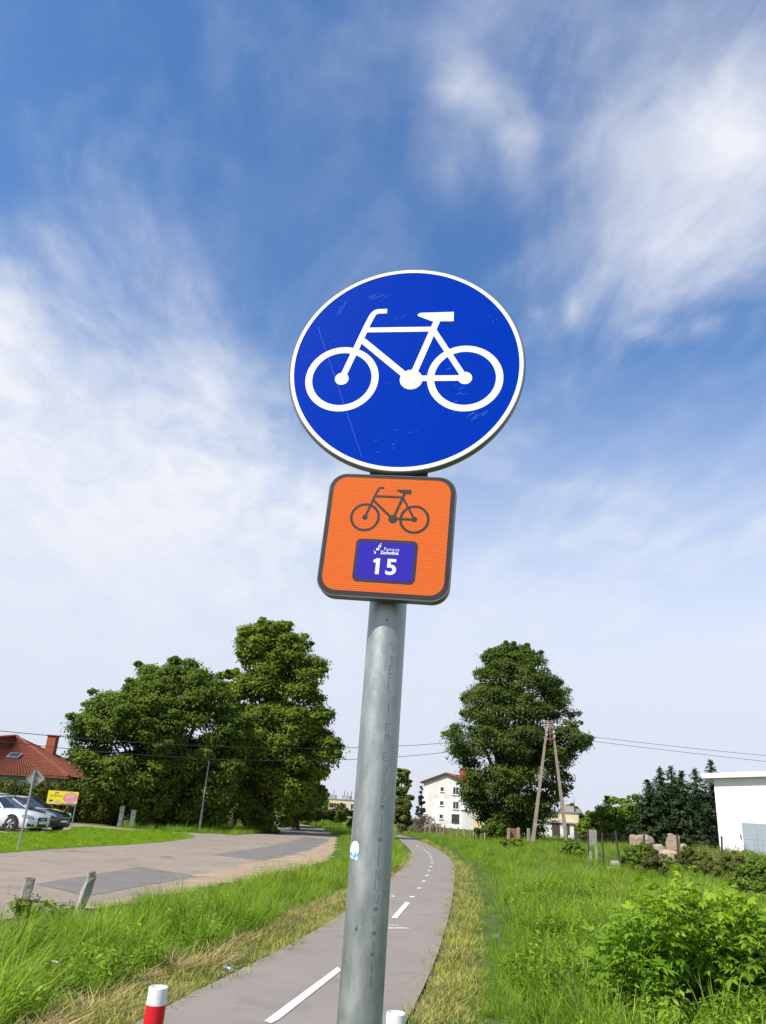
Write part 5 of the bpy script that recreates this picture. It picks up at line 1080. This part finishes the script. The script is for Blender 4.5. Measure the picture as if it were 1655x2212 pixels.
# ------------------------------------------------------------------ boulders, slabs, small things on the right
MROCK = mat('pinkish granite', (0.40, 0.305, 0.225), (0.29, 0.215, 0.155), 2.2, .95, c3=(.48, .41, .33), s3=1.2, bump=.8, bscale=6, spec=.1); MROCK2 = mat('pale grey granite', (0.36, 0.335, 0.29), (0.27, 0.255, 0.22), 3, .95, bump=.8, bscale=7, spec=.1)
def boulder(x0, x1, y0, y1, Y, m, label, sq=.75):
    p = at((x0+x1)/2, y1, Y); q0, q1 = at(x0, (y0+y1)/2, Y), at(x1, (y0+y1)/2, Y); h = at((x0+x1)/2, y0, Y)[2]-p[2]; w = (q1[0]-q0[0])/2; gz = float(H(p[0], Y)); hh = at((x0+x1)/2, y0, Y)[2]-gz
    bm = bmesh.new(); bmesh.ops.create_icosphere(bm, subdivisions=3, radius=1.0); offs = rng.uniform(-50, 50, 3)
    from mathutils import noise as mn
    for v in bm.verts:
        d = v.co.normalized(); c = Vector([math.copysign(abs(a)**sq, a) for a in d]); k = 1+.34*mn.noise(d*1.2+Vector(offs))+.18*mn.noise(d*2.7+Vector(offs))+.07*mn.noise(d*6+Vector(offs)); v.co = Vector((c.x*w*k, c.y*w*.7*k, (c.z*.5*k+.47)*hh))
    me = bpy.data.meshes.new('boulder'); bm.to_mesh(me); bm.free(); me.materials.append(m); me.polygons.foreach_set('use_smooth', [True]*len(me.polygons)); me.set_sharp_from_angle(angle=R_(24))
    o = bpy.data.objects.new('boulder', me); COL.objects.link(o); o.location = (p[0], Y, gz); o.rotation_euler = (0, rng.normal(0, .06), rng.normal(0, .3)); tag(o, label, 'boulder', 'boulders behind the wire fence')
boulder(1362, 1392, 1800, 1834, 50, MROCK, 'tan boulder, left one of the touching pair behind the fence'); boulder(1388, 1416, 1802, 1834, 51, MROCK, 'tan boulder sloping to the right, right one of the touching pair')
boulder(1442, 1467, 1800, 1846, 50, MROCK, 'upright standing tan boulder behind the fence post', .6); boulder(1470, 1482, 1821, 1842, 51, MROCK2, 'small pale boulder right of the standing one')
boulder(1412, 1437, 1824, 1848, 47, MROCK2, 'flat pale boulder between the touching pair and the standing one'); boulder(1420, 1464, 1836, 1870, 42, MROCK, 'large low pinkish boulder in front of the others', .7)
boulder(1320, 1348, 1859, 1880, 37, MROCK2, 'rounded grey boulder behind its twin left of the olive bush'); boulder(1312, 1343, 1872, 1890, 35.5, MROCK2, 'pale grey boulder lying foremost left of the olive bush')
p = at(1282, 1832, 58); q = at(1273, 1808, 58); t = thing('concrete_slab', (p[0], 58, float(H(p[0], 58))), 'upright pale concrete slab between fence posts right of the cream building', 'slab'); MB().box((0, 0, .55), (abs(p[0]-q[0])*2, .12, 1.4), bev=.02).build('slab_body', MROCK2, t)
for x, y0, y1, lab in ((1276.5, 1839, 1864, 'short white post by the fence, left one of two'), (1289.5, 1829, 1868, 'taller white post by the fence, right one of two')):
    p = at(x, y1, 41); g = float(H(p[0], 41)); h = at(x, y0, 41)[2]-g; o = MB().box((0, 0, h/2-.1), (.10, .10, h+.2), bev=.01).build('white_post', MROCK2); o.location = (p[0], 41, g); tag(o, lab, 'post', 'white posts by the wire fence')
# red, orange and white bits along the far road
MORG = mat('faded orange red', (0.55, 0.10, 0.06), (0.45, 0.09, 0.06), 3, .7)
p = at(628, 1776, 106); t = thing('red_board', (p[0], 106, float(H(p[0], 106))), 'low orange-red board at the roadside in the tree shade', 'board'); MB().box((0, 0, .55), (1.9, .06, 1.0)).build('panel', MORG, t); [MB().tube([(s*.8, .06, -.2), (s*.8, .06, 1.05)], .04, 6).build('leg', MDM, t) for s in (-1, 1)]
p = at(707, 1766, 96); t = thing('red_canopy', (p[0], 96, float(H(p[0], 96))), 'small red sloping canopy between the two bushes at the far bend', 'canopy'); h = at(707, 1756, 96)[2]-t.location.z
MB().box((0, 0, h), (1.1, .8, .3), M=Matrix.Rotation(R_(-20), 4, 'Y')).build('cover', MORG, t); [MB().tube([(s*.4, 0, -.2), (s*.4, 0, h)], .04, 6).build('leg', MDM, t) for s in (-1, 1)]
p = at(880, 1790, 98); t = thing('small_sign', (p[0], 98, float(H(p[0], 98))), 'small orange and white roadside plate beside the brush heap', 'road sign'); h = at(880, 1770, 98)[2]-t.location.z
MB().box((0, -.04, h), (.7, .03, .55)).build('orange_plate', MORG, t); MB().box((0, -.04, h-.5), (.6, .03, .4)).build('white_plate', MHALL, t); MB().tube([(0, 0, -.2), (0, 0, h)], .035, 6).build('pole', MSTEEL, t)
p = at(676, 1760, 120); t = thing('house_board', (p[0], 120, float(H(p[0], 120))), 'white board with a yellow square past the bright bush', 'board'); h = at(676, 1750, 120)[2]-t.location.z
MB().box((0, 0, h), (2.0, .06, 1.1)).build('panel', MHALL, t); MB().box((-.1, -.04, h), (.8, .03, .7)).build('yellow_square', MYEL, t); [MB().tube([(s*.8, .08, -.2), (s*.8, .08, h+.4)], .05, 6).build('leg', MDM, t) for s in (-1, 1)]
# crushed can on the verge
g = G(491, 2107); o = MB().lathe([(.0005, -.06), (.026, -.06), (.033, -.05), (.030, -.02), (.024, 0), (.031, .03), (.033, .05), (.026, .06), (.0005, .058)], 14).build('crushed_can', MCHR, smooth=True); o.location = (g[0], g[1], .06); o.rotation_euler = (R_(88), .2, .7); tag(o, 'small crushed silver can lying on the mown verge at the path edge', 'can')

# ------------------------------------------------------------------ grass and weeds (instanced tufts)
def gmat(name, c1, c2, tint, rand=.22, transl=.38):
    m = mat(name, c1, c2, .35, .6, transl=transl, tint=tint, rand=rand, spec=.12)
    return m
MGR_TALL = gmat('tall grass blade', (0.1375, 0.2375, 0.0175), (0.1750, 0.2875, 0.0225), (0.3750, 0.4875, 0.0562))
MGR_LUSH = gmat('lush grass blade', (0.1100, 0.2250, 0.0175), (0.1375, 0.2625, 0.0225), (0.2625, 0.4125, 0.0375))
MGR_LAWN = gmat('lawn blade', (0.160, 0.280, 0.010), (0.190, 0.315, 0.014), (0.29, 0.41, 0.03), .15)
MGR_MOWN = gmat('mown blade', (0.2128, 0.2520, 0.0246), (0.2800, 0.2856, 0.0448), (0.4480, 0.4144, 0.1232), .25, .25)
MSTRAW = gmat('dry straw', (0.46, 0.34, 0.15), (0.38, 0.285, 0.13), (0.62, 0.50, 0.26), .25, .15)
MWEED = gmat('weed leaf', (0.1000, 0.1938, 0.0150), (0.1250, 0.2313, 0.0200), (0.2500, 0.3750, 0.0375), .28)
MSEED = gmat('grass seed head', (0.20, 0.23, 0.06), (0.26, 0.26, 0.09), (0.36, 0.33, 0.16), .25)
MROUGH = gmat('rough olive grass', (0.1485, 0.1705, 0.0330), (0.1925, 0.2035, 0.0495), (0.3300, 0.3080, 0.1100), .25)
MFLW = mat('white petals', (0.80, 0.80, 0.76), rough=.6); MFLV = mat('purple petals', (0.13, 0.07, 0.22), rough=.6)

def tuft(n, h, w, spread, bend, lean=.25, hv=.35):
    """n curved blades as three-segment strips"""
    Vs, Fs, T = [], [], []
    for k in range(n):
        a = rng.uniform(0, 2*np.pi); r = spread*math.sqrt(rng.random()); b = np.array([r*math.cos(a), r*math.sin(a), -.02])
        a2 = a+rng.normal(0, .8); d = np.array([math.cos(a2), math.sin(a2), 0]); sd = np.array([-d[1], d[0], 0])
        hh = h*(1+hv*rng.normal()); hh = max(hh, .25*h); bb = bend*rng.uniform(.3, 1.4); ww = w*rng.uniform(.6, 1.2); o = len(Vs); tone = np.clip(rng.normal(.35, .25), 0, 1)
        for t, q in ((0, .8), (.4, 1.0), (.75, .75), (1, .04)):
            c = b+np.array([0, 0, hh*(t-.25*bb*t*t)])+d*hh*(lean*t*rng.uniform(.8, 1.2)+bb*t*t*.8)
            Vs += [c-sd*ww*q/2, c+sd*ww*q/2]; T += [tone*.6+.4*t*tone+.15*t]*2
        for s in range(3): Fs.append((o+2*s, o+2*s+1, o+2*s+3, o+2*s+2))
    return np.array(Vs), np.array(Fs), np.array(T)
def join(parts):
    V, Q, T, o = [], [], [], 0
    for v, q, t in parts: V.append(v); Q.append(q+o); T.append(t); o += len(v)
    return np.concatenate(V), np.concatenate(Q), np.concatenate(T)
def leafy(n, h, leaf, spread):
    """broad-leaved weed: upright stems carrying pairs of leaves"""
    C, N_, A = [], [], []
    for k in range(n):
        a = rng.uniform(0, 2*np.pi); r = spread*math.sqrt(rng.random()); b = np.array([r*math.cos(a), r*math.sin(a), 0]); hh = h*rng.uniform(.55, 1.15); ln = np.array([math.cos(a), math.sin(a), 0])*rng.uniform(0, .3)
        for z in np.arange(.12, 1.0, .13):
            w = rng.uniform(0, 2*np.pi)
            for s in (0, np.pi):
                d = np.array([math.cos(w+s), math.sin(w+s), -.15+rng.normal(0, .25)]); p = b+ln*hh*z+np.array([0, 0, hh*z])+d*leaf*.9
                C.append(p); A.append(d); N_.append(np.array([0, 0, 1])+rng.normal(0, .35, 3)+d*.2)
    C, N_, A = map(np.array, (C, N_, A)); V, Q = quads(C, N_, leaf*rng.uniform(.55, 1.2, len(C)), .42, A, .18); return V, Q, np.repeat(np.clip(rng.normal(.4, .3, len(C)), 0, 1), 4)
PCOL = {}
def protos(key, makers):
    c = bpy.data.collections.new(key); PCOL[key] = c
    for k, (nm, geo, m) in enumerate(makers):
        o = mesh_np(nm, geo[0], geo[1], m, 'free', geo[2]); o.name = 'a%02d' % k; c.objects.link(o); o.name = nm
    return c
def scatter(name, label, pts, scl, key, kind='stuff', z=0.0, lean=.12, idx=None):
    n = len(pts); V = np.c_[pts, H(pts[:, 0], pts[:, 1])+z]
    me = bpy.data.meshes.new(name); me.vertices.add(n); me.vertices.foreach_set('co', V.astype(np.float32).ravel())
    rot = np.c_[rng.normal(0, lean, (n, 2)), rng.uniform(0, 2*np.pi, n)].astype(np.float32)
    a = me.attributes.new('rot', 'FLOAT_VECTOR', 'POINT'); a.data.foreach_set('vector', rot.ravel())
    a = me.attributes.new('scl', 'FLOAT', 'POINT'); a.data.foreach_set('value', np.asarray(scl, np.float32))
    a = me.attributes.new('pick', 'INT', 'POINT'); a.data.foreach_set('value', (rng.integers(0, len(PCOL[key].objects), n) if idx is None else idx).astype(np.int32))
    o = bpy.data.objects.new(name, me); COL.objects.link(o); tag(o, label, None, None, kind)
    ng = bpy.data.node_groups.new(name+'_scatter', 'GeometryNodeTree'); ng.interface.new_socket('Geometry', in_out='INPUT', socket_type='NodeSocketGeometry'); ng.interface.new_socket('Geometry', in_out='OUTPUT', socket_type='NodeSocketGeometry')
    nd = ng.nodes; gi, go = nd.new('NodeGroupInput'), nd.new('NodeGroupOutput'); ip = nd.new('GeometryNodeInstanceOnPoints'); ci = nd.new('GeometryNodeCollectionInfo')
    ci.inputs['Collection'].default_value = PCOL[key]; ci.inputs['Separate Children'].default_value = True; ci.inputs['Reset Children'].default_value = True
    def na(nm, ty):
        x = nd.new('GeometryNodeInputNamedAttribute'); x.data_type = ty; x.inputs['Name'].default_value = nm; return x.outputs['Attribute']
    lk = ng.links; lk.new(gi.outputs[0], ip.inputs['Points']); lk.new(ci.outputs[0], ip.inputs['Instance']); ip.inputs['Pick Instance'].default_value = True
    lk.new(na('pick', 'INT'), ip.inputs['Instance Index']); lk.new(na('rot', 'FLOAT_VECTOR'), ip.inputs['Rotation']); lk.new(na('scl', 'FLOAT'), ip.inputs['Scale']); lk.new(ip.outputs[0], go.inputs[0])
    md = o.modifiers.new('scatter', 'NODES'); md.node_group = ng
    return o
def seedtuft(n, h):
    V, Q, T = tuft(n, h, .005, .12, .25, .12, .2); C = V[6::8]*.5+V[7::8]*.5; C = C+np.array([0, 0, -.03]); v, q = quads(C, rng.normal(size=(len(C), 3))*np.array([1, 1, .1]), np.full(len(C), .038), .14, np.tile([0, 0, 1.], (len(C), 1))); return join([(V, Q, T), (v, q, np.full(len(v), .8))])
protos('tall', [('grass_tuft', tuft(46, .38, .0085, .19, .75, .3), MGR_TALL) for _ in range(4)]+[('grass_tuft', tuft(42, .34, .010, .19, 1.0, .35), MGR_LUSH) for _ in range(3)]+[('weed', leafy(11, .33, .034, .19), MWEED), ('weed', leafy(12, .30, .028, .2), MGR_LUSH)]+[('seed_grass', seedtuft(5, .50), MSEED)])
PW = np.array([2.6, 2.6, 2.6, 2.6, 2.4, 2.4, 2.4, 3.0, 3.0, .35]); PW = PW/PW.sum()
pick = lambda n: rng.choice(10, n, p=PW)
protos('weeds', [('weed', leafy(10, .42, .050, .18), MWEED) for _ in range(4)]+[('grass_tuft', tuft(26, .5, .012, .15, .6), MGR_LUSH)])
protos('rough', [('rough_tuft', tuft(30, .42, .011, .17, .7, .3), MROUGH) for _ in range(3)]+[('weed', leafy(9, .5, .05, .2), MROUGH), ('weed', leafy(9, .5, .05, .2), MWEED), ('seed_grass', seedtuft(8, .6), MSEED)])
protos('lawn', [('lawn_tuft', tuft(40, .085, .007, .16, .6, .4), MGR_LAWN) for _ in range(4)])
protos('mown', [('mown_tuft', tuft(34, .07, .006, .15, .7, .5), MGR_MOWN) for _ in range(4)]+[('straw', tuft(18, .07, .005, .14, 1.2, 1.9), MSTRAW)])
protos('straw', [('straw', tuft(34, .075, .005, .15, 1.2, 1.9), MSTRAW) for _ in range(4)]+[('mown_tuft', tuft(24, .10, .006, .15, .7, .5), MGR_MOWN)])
def flower(m, r, n=5):
    V, Q = quads(np.array([[math.cos(a)*r*.8, math.sin(a)*r*.8, .45] for a in np.linspace(0, 6.28, n+1)[:-1]]), np.tile([0, -.3, 1.], (n, 1)), np.full(n, r), .7, np.array([[math.cos(a), math.sin(a), 0] for a in np.linspace(0, 6.28, n+1)[:-1]])); s = tuft(1, .45, .006, .005, .02, .0, 0); return join([(V, Q, np.zeros(len(V))), s])
protos('flower', [('white_flower', flower(MFLW, .020), MFLW), ('white_flower', flower(MFLW, .028), MFLW)])
protos('violet', [('purple_flower', flower(MFLV, .025, 7), MFLV)])

# left verge between road and path
LB = [(-330, 2420), (-120, 2300), (87, 2206), (180, 2168), (273, 2124), (337, 2098), (411, 2073), (482, 2044), (532, 2027), (577, 1997), (626, 1973), (690, 1950), (741, 1932), (800, 1900), (836, 1882), (862, 1866), (868, 1855), (866, 1842), (852, 1825), (838, 1812), (800, 1806)]
LT = [(728, 1806), (724, 1836), (707, 1860), (657, 1875), (560, 1894), (462, 1912), (330, 1938), (200, 1960), (0, 1994), (-420, 2050)]
lp = gp(LB+LT)
dn = lambda a, y0=9.0, p=1.15: (lambda y: a*(max(y, 6)/y0)**(-p))
P = sample(lp, dn(42), 95, 5); sc_g = 1+np.clip((P[:, 1]-9)/50, 0, 1.2)
# lower near the road edge
def dist_line(P, pts):
    A = np.array([G(x, y)[:2] for x, y in pts]); d = np.full(len(P), 1e9)
    for a, b in zip(A[:-1], A[1:]):
        t = np.clip(((P-a)@(b-a))/((b-a)@(b-a)), 0, 1); d = np.minimum(d, np.linalg.norm(P-(a+t[:, None]*(b-a)), axis=1))
    return d
dr = dist_line(P, LT); hgt = .40+.60*sstep(.1, 1.6, dr)
lump = .75+.5*np.clip(np.sin(P[:, 0]*1.3+1)*np.sin(P[:, 1]*.9)+.3*np.sin(P[:, 0]*3.1+P[:, 1]*2.3), -1, 1)*.5
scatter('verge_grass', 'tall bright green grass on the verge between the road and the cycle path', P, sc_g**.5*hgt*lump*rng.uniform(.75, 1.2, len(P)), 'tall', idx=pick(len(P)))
P = sample(gp([(-330, 2420), (-120, 2300), (87, 2206), (273, 2124), (337, 2098), (482, 2044), (600, 1986), (560, 1960), (420, 1990), (330, 2040), (200, 2070), (60, 2010), (-200, 2040)]), dn(6), 30, 5)
scatter('verge_weeds', 'broad-leaved weeds among the verge grass near the path', P, rng.uniform(.5, .95, len(P)), 'weeds')
P = sample(gp([(40, 2210), (260, 2120), (330, 2090), (480, 2030), (420, 2000), (230, 2060), (60, 2130)]), dn(1.1), 30, 5)
scatter('white_flowers', 'small white flowers dotted through the verge grass', P[::2], rng.uniform(.5, .8, len(P[::2])), 'flower')
# mown edge with cut straw, left of the path
off = lambda pts, dx: [(x+dx, y) for x, y in pts]
ML_ = LB[:14]+[(842, 1884), (868, 1866), (874, 1855), (872, 1842)]; PLx = [(889, 1841), (886, 1857), (866, 1882), (844, 1896), (800, 1932), (741, 1975), (687, 2013), (590, 2068), (465, 2126), (330, 2190), (150, 2300), (-60, 2420)]
mp_ = gp(ML_+PLx)
P = sample(mp_, dn(70), 60, 5); scatter('mown_edge_grass', 'short yellowing mown grass along the left path edge', P, rng.uniform(.7, 1.3, len(P))*(1+np.clip((P[:, 1]-9)/60, 0, 1)), 'mown')
P = sample(mp_, dn(120), 40, 5); d1 = dist_line(P, LB[:18]); k = d1 < .20+.12*np.sin(P[:, 1]*2.1)+.08*np.sin(P[:, 1]*5.3); P = P[k]
scatter('cut_straw', 'windrow of dry straw left from mowing beside the tall verge grass', P, rng.uniform(.7, 1.4, len(P)), 'straw', z=.02)
P = sample(mp_, dn(90), 40, 5); d1 = dist_line(P, PATH_L); P = P[d1 < .14+.08*np.sin(P[:, 1]*3.3)+.05*np.sin(P[:, 1]*9)]; P[:, 0] += rng.uniform(-.03, .11, len(P)); scatter('loose_straw', 'loose dry straw strewn over the path edge', P, rng.uniform(.4, .8, len(P)), 'straw', z=.0)
# right of the path: mown strip, then tall meadow
RB = [(1040, 2420), (1029, 2212), (1036, 2062), (1031, 1976), (1029, 1913), (1007, 1873), (959, 1836), (911, 1812.5), (870, 1803.5)]
rp_ = gp(PATH_R[:-1]+[(864, 1803.6)]+RB[::-1][1:])
P = sample(rp_, dn(70), 70, 5); scatter('mown_edge_grass', 'short yellow green mown strip along the right path edge', P, rng.uniform(.7, 1.3, len(P))*(1+np.clip((P[:, 1]-9)/60, 0, 1)), 'mown')
P = sample(rp_, dn(70), 40, 5); d1 = dist_line(P, PATH_R); P = P[d1 < .15+.09*np.sin(P[:, 1]*2.3)+.05*np.sin(P[:, 1]*8)]; P[:, 0] -= rng.uniform(-.03, .13, len(P)); scatter('loose_straw', 'dry brown clippings along the right path edge', P, rng.uniform(.4, .8, len(P)), 'straw')
meadow = [G(x, y)[:2] for x, y in RB]+[np.array([5.5, 110]), np.array([60, 110]), np.array([60, 30]), np.array([12, 5.6])]
def meadow_d(y): return 38*(max(y, 6)/9)**-1.25
SHX = float(at(1470, 2140, 9.3)[0])
P = sample(meadow, meadow_d, 100, 5); dense = P[:, 0] < 4+P[:, 1]*.32; yy = P[:, 1]
P2 = P[dense]; s2 = (1+np.clip((P2[:, 1]-9)/45, 0, 1.4))**.6*(.95+.35*np.sin(P2[:, 0]*1.1)*np.sin(P2[:, 1]*.7+1))*rng.uniform(.8, 1.2, len(P2)); s2 *= .32+.68*sstep(0, 1.3, dist_line(P2, RB)); s2 *= .84-.30*sstep(16, 34, P2[:, 1]); ks = ~(((P2[:, 0]-SHX)/1.25)**2+((P2[:, 1]-9.1)/.9)**2 < 1); s2 = np.where((P2[:, 0] > 2.4) & (P2[:, 1] < 8.4), s2*.5, s2); P2, s2 = P2[ks], s2[ks]
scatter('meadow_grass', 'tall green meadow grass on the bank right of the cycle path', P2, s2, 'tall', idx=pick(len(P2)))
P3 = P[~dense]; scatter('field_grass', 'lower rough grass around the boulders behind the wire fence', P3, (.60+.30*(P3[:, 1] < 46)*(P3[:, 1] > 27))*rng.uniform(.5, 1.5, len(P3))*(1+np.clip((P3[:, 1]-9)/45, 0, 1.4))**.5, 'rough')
P = sample([(1.0, 5.6), (1.2, 12), (2.4, 20), (6, 26), (9, 20), (9, 5.6)], dn(26, 9, 1.3), 26, 5); kk = (np.sin(P[:, 0]*2.1+.6)*np.sin(P[:, 1]*1.1)+.5*np.sin(P[:, 0]*4.3+P[:, 1]*1.9)) > .1; P = P[kk & (dist_line(P, RB) > .45)]; P = P[P[:, 0] > np.interp(P[:, 1], [5, 8, 10, 14, 20, 30], [1.3, 1.35, 1.7, 2.4, 3.6, 5.6])]; scatter('bank_weeds', 'leafy weeds growing among the meadow grass near the bush', P, rng.uniform(.5, .95, len(P)), 'weeds')
P = sample([(1.5, 9), (1.3, 16), (2.0, 16), (2.3, 9)], dn(1.2), 20, 5); scatter('purple_flowers', 'a few small purple flowers at the mown strip edge', P, rng.uniform(.7, 1.1, len(P)), 'violet')
# lawn island, grass under the lindens, far verge
P = sample(gp(ISLAND), lambda y: 46*(y/25)**-1.0, 60, 5); scatter('lawn_grass', 'bright close-cut lawn between the road and the parking place', P, rng.uniform(.55, .95, len(P))*(1+np.clip((P[:, 1]-20)/40, 0, .6)), 'lawn', z=.018)
P = sample(gp([(399, 1799), (507, 1805), (577, 1800), (592, 1783), (560, 1772), (400, 1772), (300, 1776), (262, 1789), (330, 1797)]), lambda y: 5.5, 120, 5); scatter('shade_grass', 'grass and scrub growing in the shade below the lindens', P, rng.uniform(.5, 1.0, len(P)), 'tall')
P = sample(gp([(608, 1776.5), (650, 1780), (694, 1787), (724, 1806), (850, 1806), (850, 1782), (760, 1776), (690, 1771)]), lambda y: 5.0, 150, 5); scatter('far_verge_grass', 'green grass along the far bend of the road', P, rng.uniform(.8, 1.4, len(P)), 'tall')

# ------------------------------------------------------------------ creeper on the first broken post
g = G(52, 1990); t = thing('bramble', (g[0], g[1], 0), 'leafy green bramble climbing the broken post nearest the picture edge', 'plant')
mb = MB(); C, N_, A = [], [], []
for k in range(15):
    d = np.array([rng.uniform(-.5, 1.0), rng.uniform(-.4, .5), 0]); l = rng.uniform(.3, .75); hgt_ = rng.uniform(.12, .30); s = np.linspace(0, 1, 9)
    pts = np.stack([d[0]*l*s, d[1]*l*s-.08, hgt_*np.sin(s*2.2)], 1); mb.tube(pts, .004, 4, False)
    for p_ in pts[1:]:
        for r_ in range(5): v = rng.normal(0, 1, 3); C.append(p_+v*.035); A.append(v); N_.append(np.array([0, -.4, 1])+rng.normal(0, .5, 3))
tag(mb.build('stems', MT, t), kind='stuff'); C, N_, A = map(np.array, (C, N_, A)); V, Q = quads(C, N_, rng.uniform(.022, .045, len(C)), .6, A, .15); tag(mesh_np('foliage', V, Q, ML_BUSH, t, np.repeat(rng.uniform(0, .7, len(C)), 4)), kind='stuff')

# ------------------------------------------------------------------ the big leafy shrub at the lower right
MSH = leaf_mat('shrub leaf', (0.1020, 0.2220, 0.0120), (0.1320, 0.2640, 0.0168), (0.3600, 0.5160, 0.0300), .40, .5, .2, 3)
MSTEM = mat('green shoots', (0.13, 0.17, 0.05), (0.17, 0.14, 0.07), 8, .7)
def leaf_geo(L_, W_):
    """pointed leaf, folded along the midrib and drooping: x = along"""
    prof = [(0, .02), (.18, .75), (.42, 1.0), (.70, .62), (1, .0)]; V = []; Q = []
    for t, w in prof:
        z = -.30*t*t*L_; V += [(t*L_, -w*W_/2, z+.10*w*W_), (t*L_, 0, z), (t*L_, w*W_/2, z+.10*w*W_)]
    for i_ in range(4):
        o = i_*3; Q += [(o, o+1, o+4, o+3), (o+1, o+2, o+5, o+4)]
    return np.array(V), np.array(Q)
lf = [leaf_geo(.098, .050), leaf_geo(.082, .044), leaf_geo(.112, .048)]
def spray_geo(k):
    """terminal spray of three to five leaflets on one stalk"""
    V0, Q0 = lf[k]; parts = []
    for a, x, s in ((0, .05, 1.0), (.85, .035, .85), (-.85, .035, .85))+(((1.15, .0, .7), (-1.15, .0, .7)) if k == 2 else ()):
        c, s_ = math.cos(a), math.sin(a); v = V0*s; v = np.stack([v[:, 0]*c-v[:, 1]*s_+x, v[:, 0]*s_+v[:, 1]*c, v[:, 2]], 1); parts.append((v, Q0, np.full(len(v), .5)))
    parts.append((np.array([(-.06, -.0015, .015), (-.06, .0015, .015), (.06, .0015, 0), (.06, -.0015, 0)]), np.array([(0, 1, 2, 3)]), np.zeros(4)))
    return join(parts)
SP = [spray_geo(k) for k in range(3)]
YS = 9.3; cb = at(1470, 2140, YS); SB = np.array([cb[0], YS, float(H(cb[0], YS))])
sh_ = thing('leafy_shrub', SB, 'big bright green shrub with pointed drooping leaves at the lower right', 'shrub')
def sil_h(px):                                   # height of the shrub's outline, from the picture
    return np.interp(px, [1235, 1262, 1290, 1330, 1380, 1430, 1458, 1500, 1550, 1600, 1640, 1700, 1790, 1850], [2120, 2060, 2005, 1955, 1915, 1895, 1868, 1893, 1908, 1915, 1945, 1985, 2060, 2140])
nodes, dirs = [], []; mb = MB()
for k in range(185):
    px = rng.uniform(1240, 1830) if k > 8 else rng.uniform(1400, 1520); yd = rng.normal(0, .38); tp = at(px, sil_h(px), YS+yd*.6); top = tp-SB; f_ = rng.uniform(.50, 1.0) if k > 34 else rng.uniform(.85, 1.02); top = np.array([top[0], yd*1.3-(1-f_)*.6, top[2]*f_])
    b_ = np.array([top[0]*.30, yd*.3, 0]); m_ = b_*.35+top*.65+np.array([0, 0, .08]); s = np.linspace(0, 1, 12)[:, None]; c = (1-s)**2*b_+2*s*(1-s)*m_+s*s*top
    mb.tube(c, list(np.linspace(.008, .0025, 12)), 5, False)
    ph = rng.uniform(0, 6)
    ln = np.linalg.norm(top-b_)
    for q in np.arange(.26, 1.001, .075/ln):
        p_ = np.array([np.interp(q, s[:, 0], c[:, i_]) for i_ in range(3)]); ph += 1.9
        for s_ in ((0, 2.1, 4.2) if q > .94 else (0, 3.14)): a = ph+s_; nodes.append(p_); dirs.append((a, rng.normal(-.12, .28)-.25*(q < .6)+.35*(q > .96)))
tag(mb.build('stems', MSTEM, sh_), kind='stuff')
nodes = np.array(nodes); 
def spray_M(p_, a, el, sc):
    x = Vector((math.cos(a)*math.cos(el), math.sin(a)*math.cos(el), math.sin(el))); z = Vector((0, 0, 1))+Vector(rng.normal(0, .3, 3)); z = (z-x*z.dot(x)).normalized(); y = z.cross(x); o = Vector(p_)+x*.06*sc
    return Matrix(((x.x*sc, y.x*sc, z.x*sc, o.x), (x.y*sc, y.y*sc, z.y*sc, o.y), (x.z*sc, y.z*sc, z.z*sc, o.z), (0, 0, 0, 1)))
view = cC-SB; score = nodes@(view/np.linalg.norm(view))+.25*nodes[:, 2]+rng.normal(0, .12, len(nodes)); seen = (nodes[:, 0] < 1.25) & (nodes[:, 2] > .15); order = np.argsort(-(score-10*(~seen)))
single = set(order[:295].tolist()); PV, PQ, PTt, o_ = [], [], [], 0; lm = []
for k in range(3):
    o = mesh_np('leaf', SP[k][0], SP[k][1], MSH, 'free', np.full(len(SP[k][0]), .35)); lm.append(o.data); bpy.data.objects.remove(o)
    for tone in (.1, .7):
        m2 = lm[k*1].copy() if False else None
lmt = []
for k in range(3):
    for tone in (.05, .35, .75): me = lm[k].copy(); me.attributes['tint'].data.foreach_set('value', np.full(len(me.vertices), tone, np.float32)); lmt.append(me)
for i_, p_ in enumerate(nodes):
    k = int(rng.integers(0, 3)); sc_l = rng.uniform(.55, 1.2); M = spray_M(p_, dirs[i_][0], dirs[i_][1], sc_l); tone = float(np.clip(.15+.55*(p_[2]/1.2)**2+rng.normal(0, .15), 0, 1))  # tone rises with height, painting a sunlit top into the leaves
    if i_ in single:
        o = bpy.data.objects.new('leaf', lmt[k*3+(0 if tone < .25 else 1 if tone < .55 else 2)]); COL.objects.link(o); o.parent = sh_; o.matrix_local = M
    else:
        A_ = np.array(M); v = SP[k][0]@A_[:3, :3].T+A_[:3, 3]; PV.append(v); PQ.append(SP[k][1]+o_); PTt.append(np.full(len(v), tone)); o_ += len(v)
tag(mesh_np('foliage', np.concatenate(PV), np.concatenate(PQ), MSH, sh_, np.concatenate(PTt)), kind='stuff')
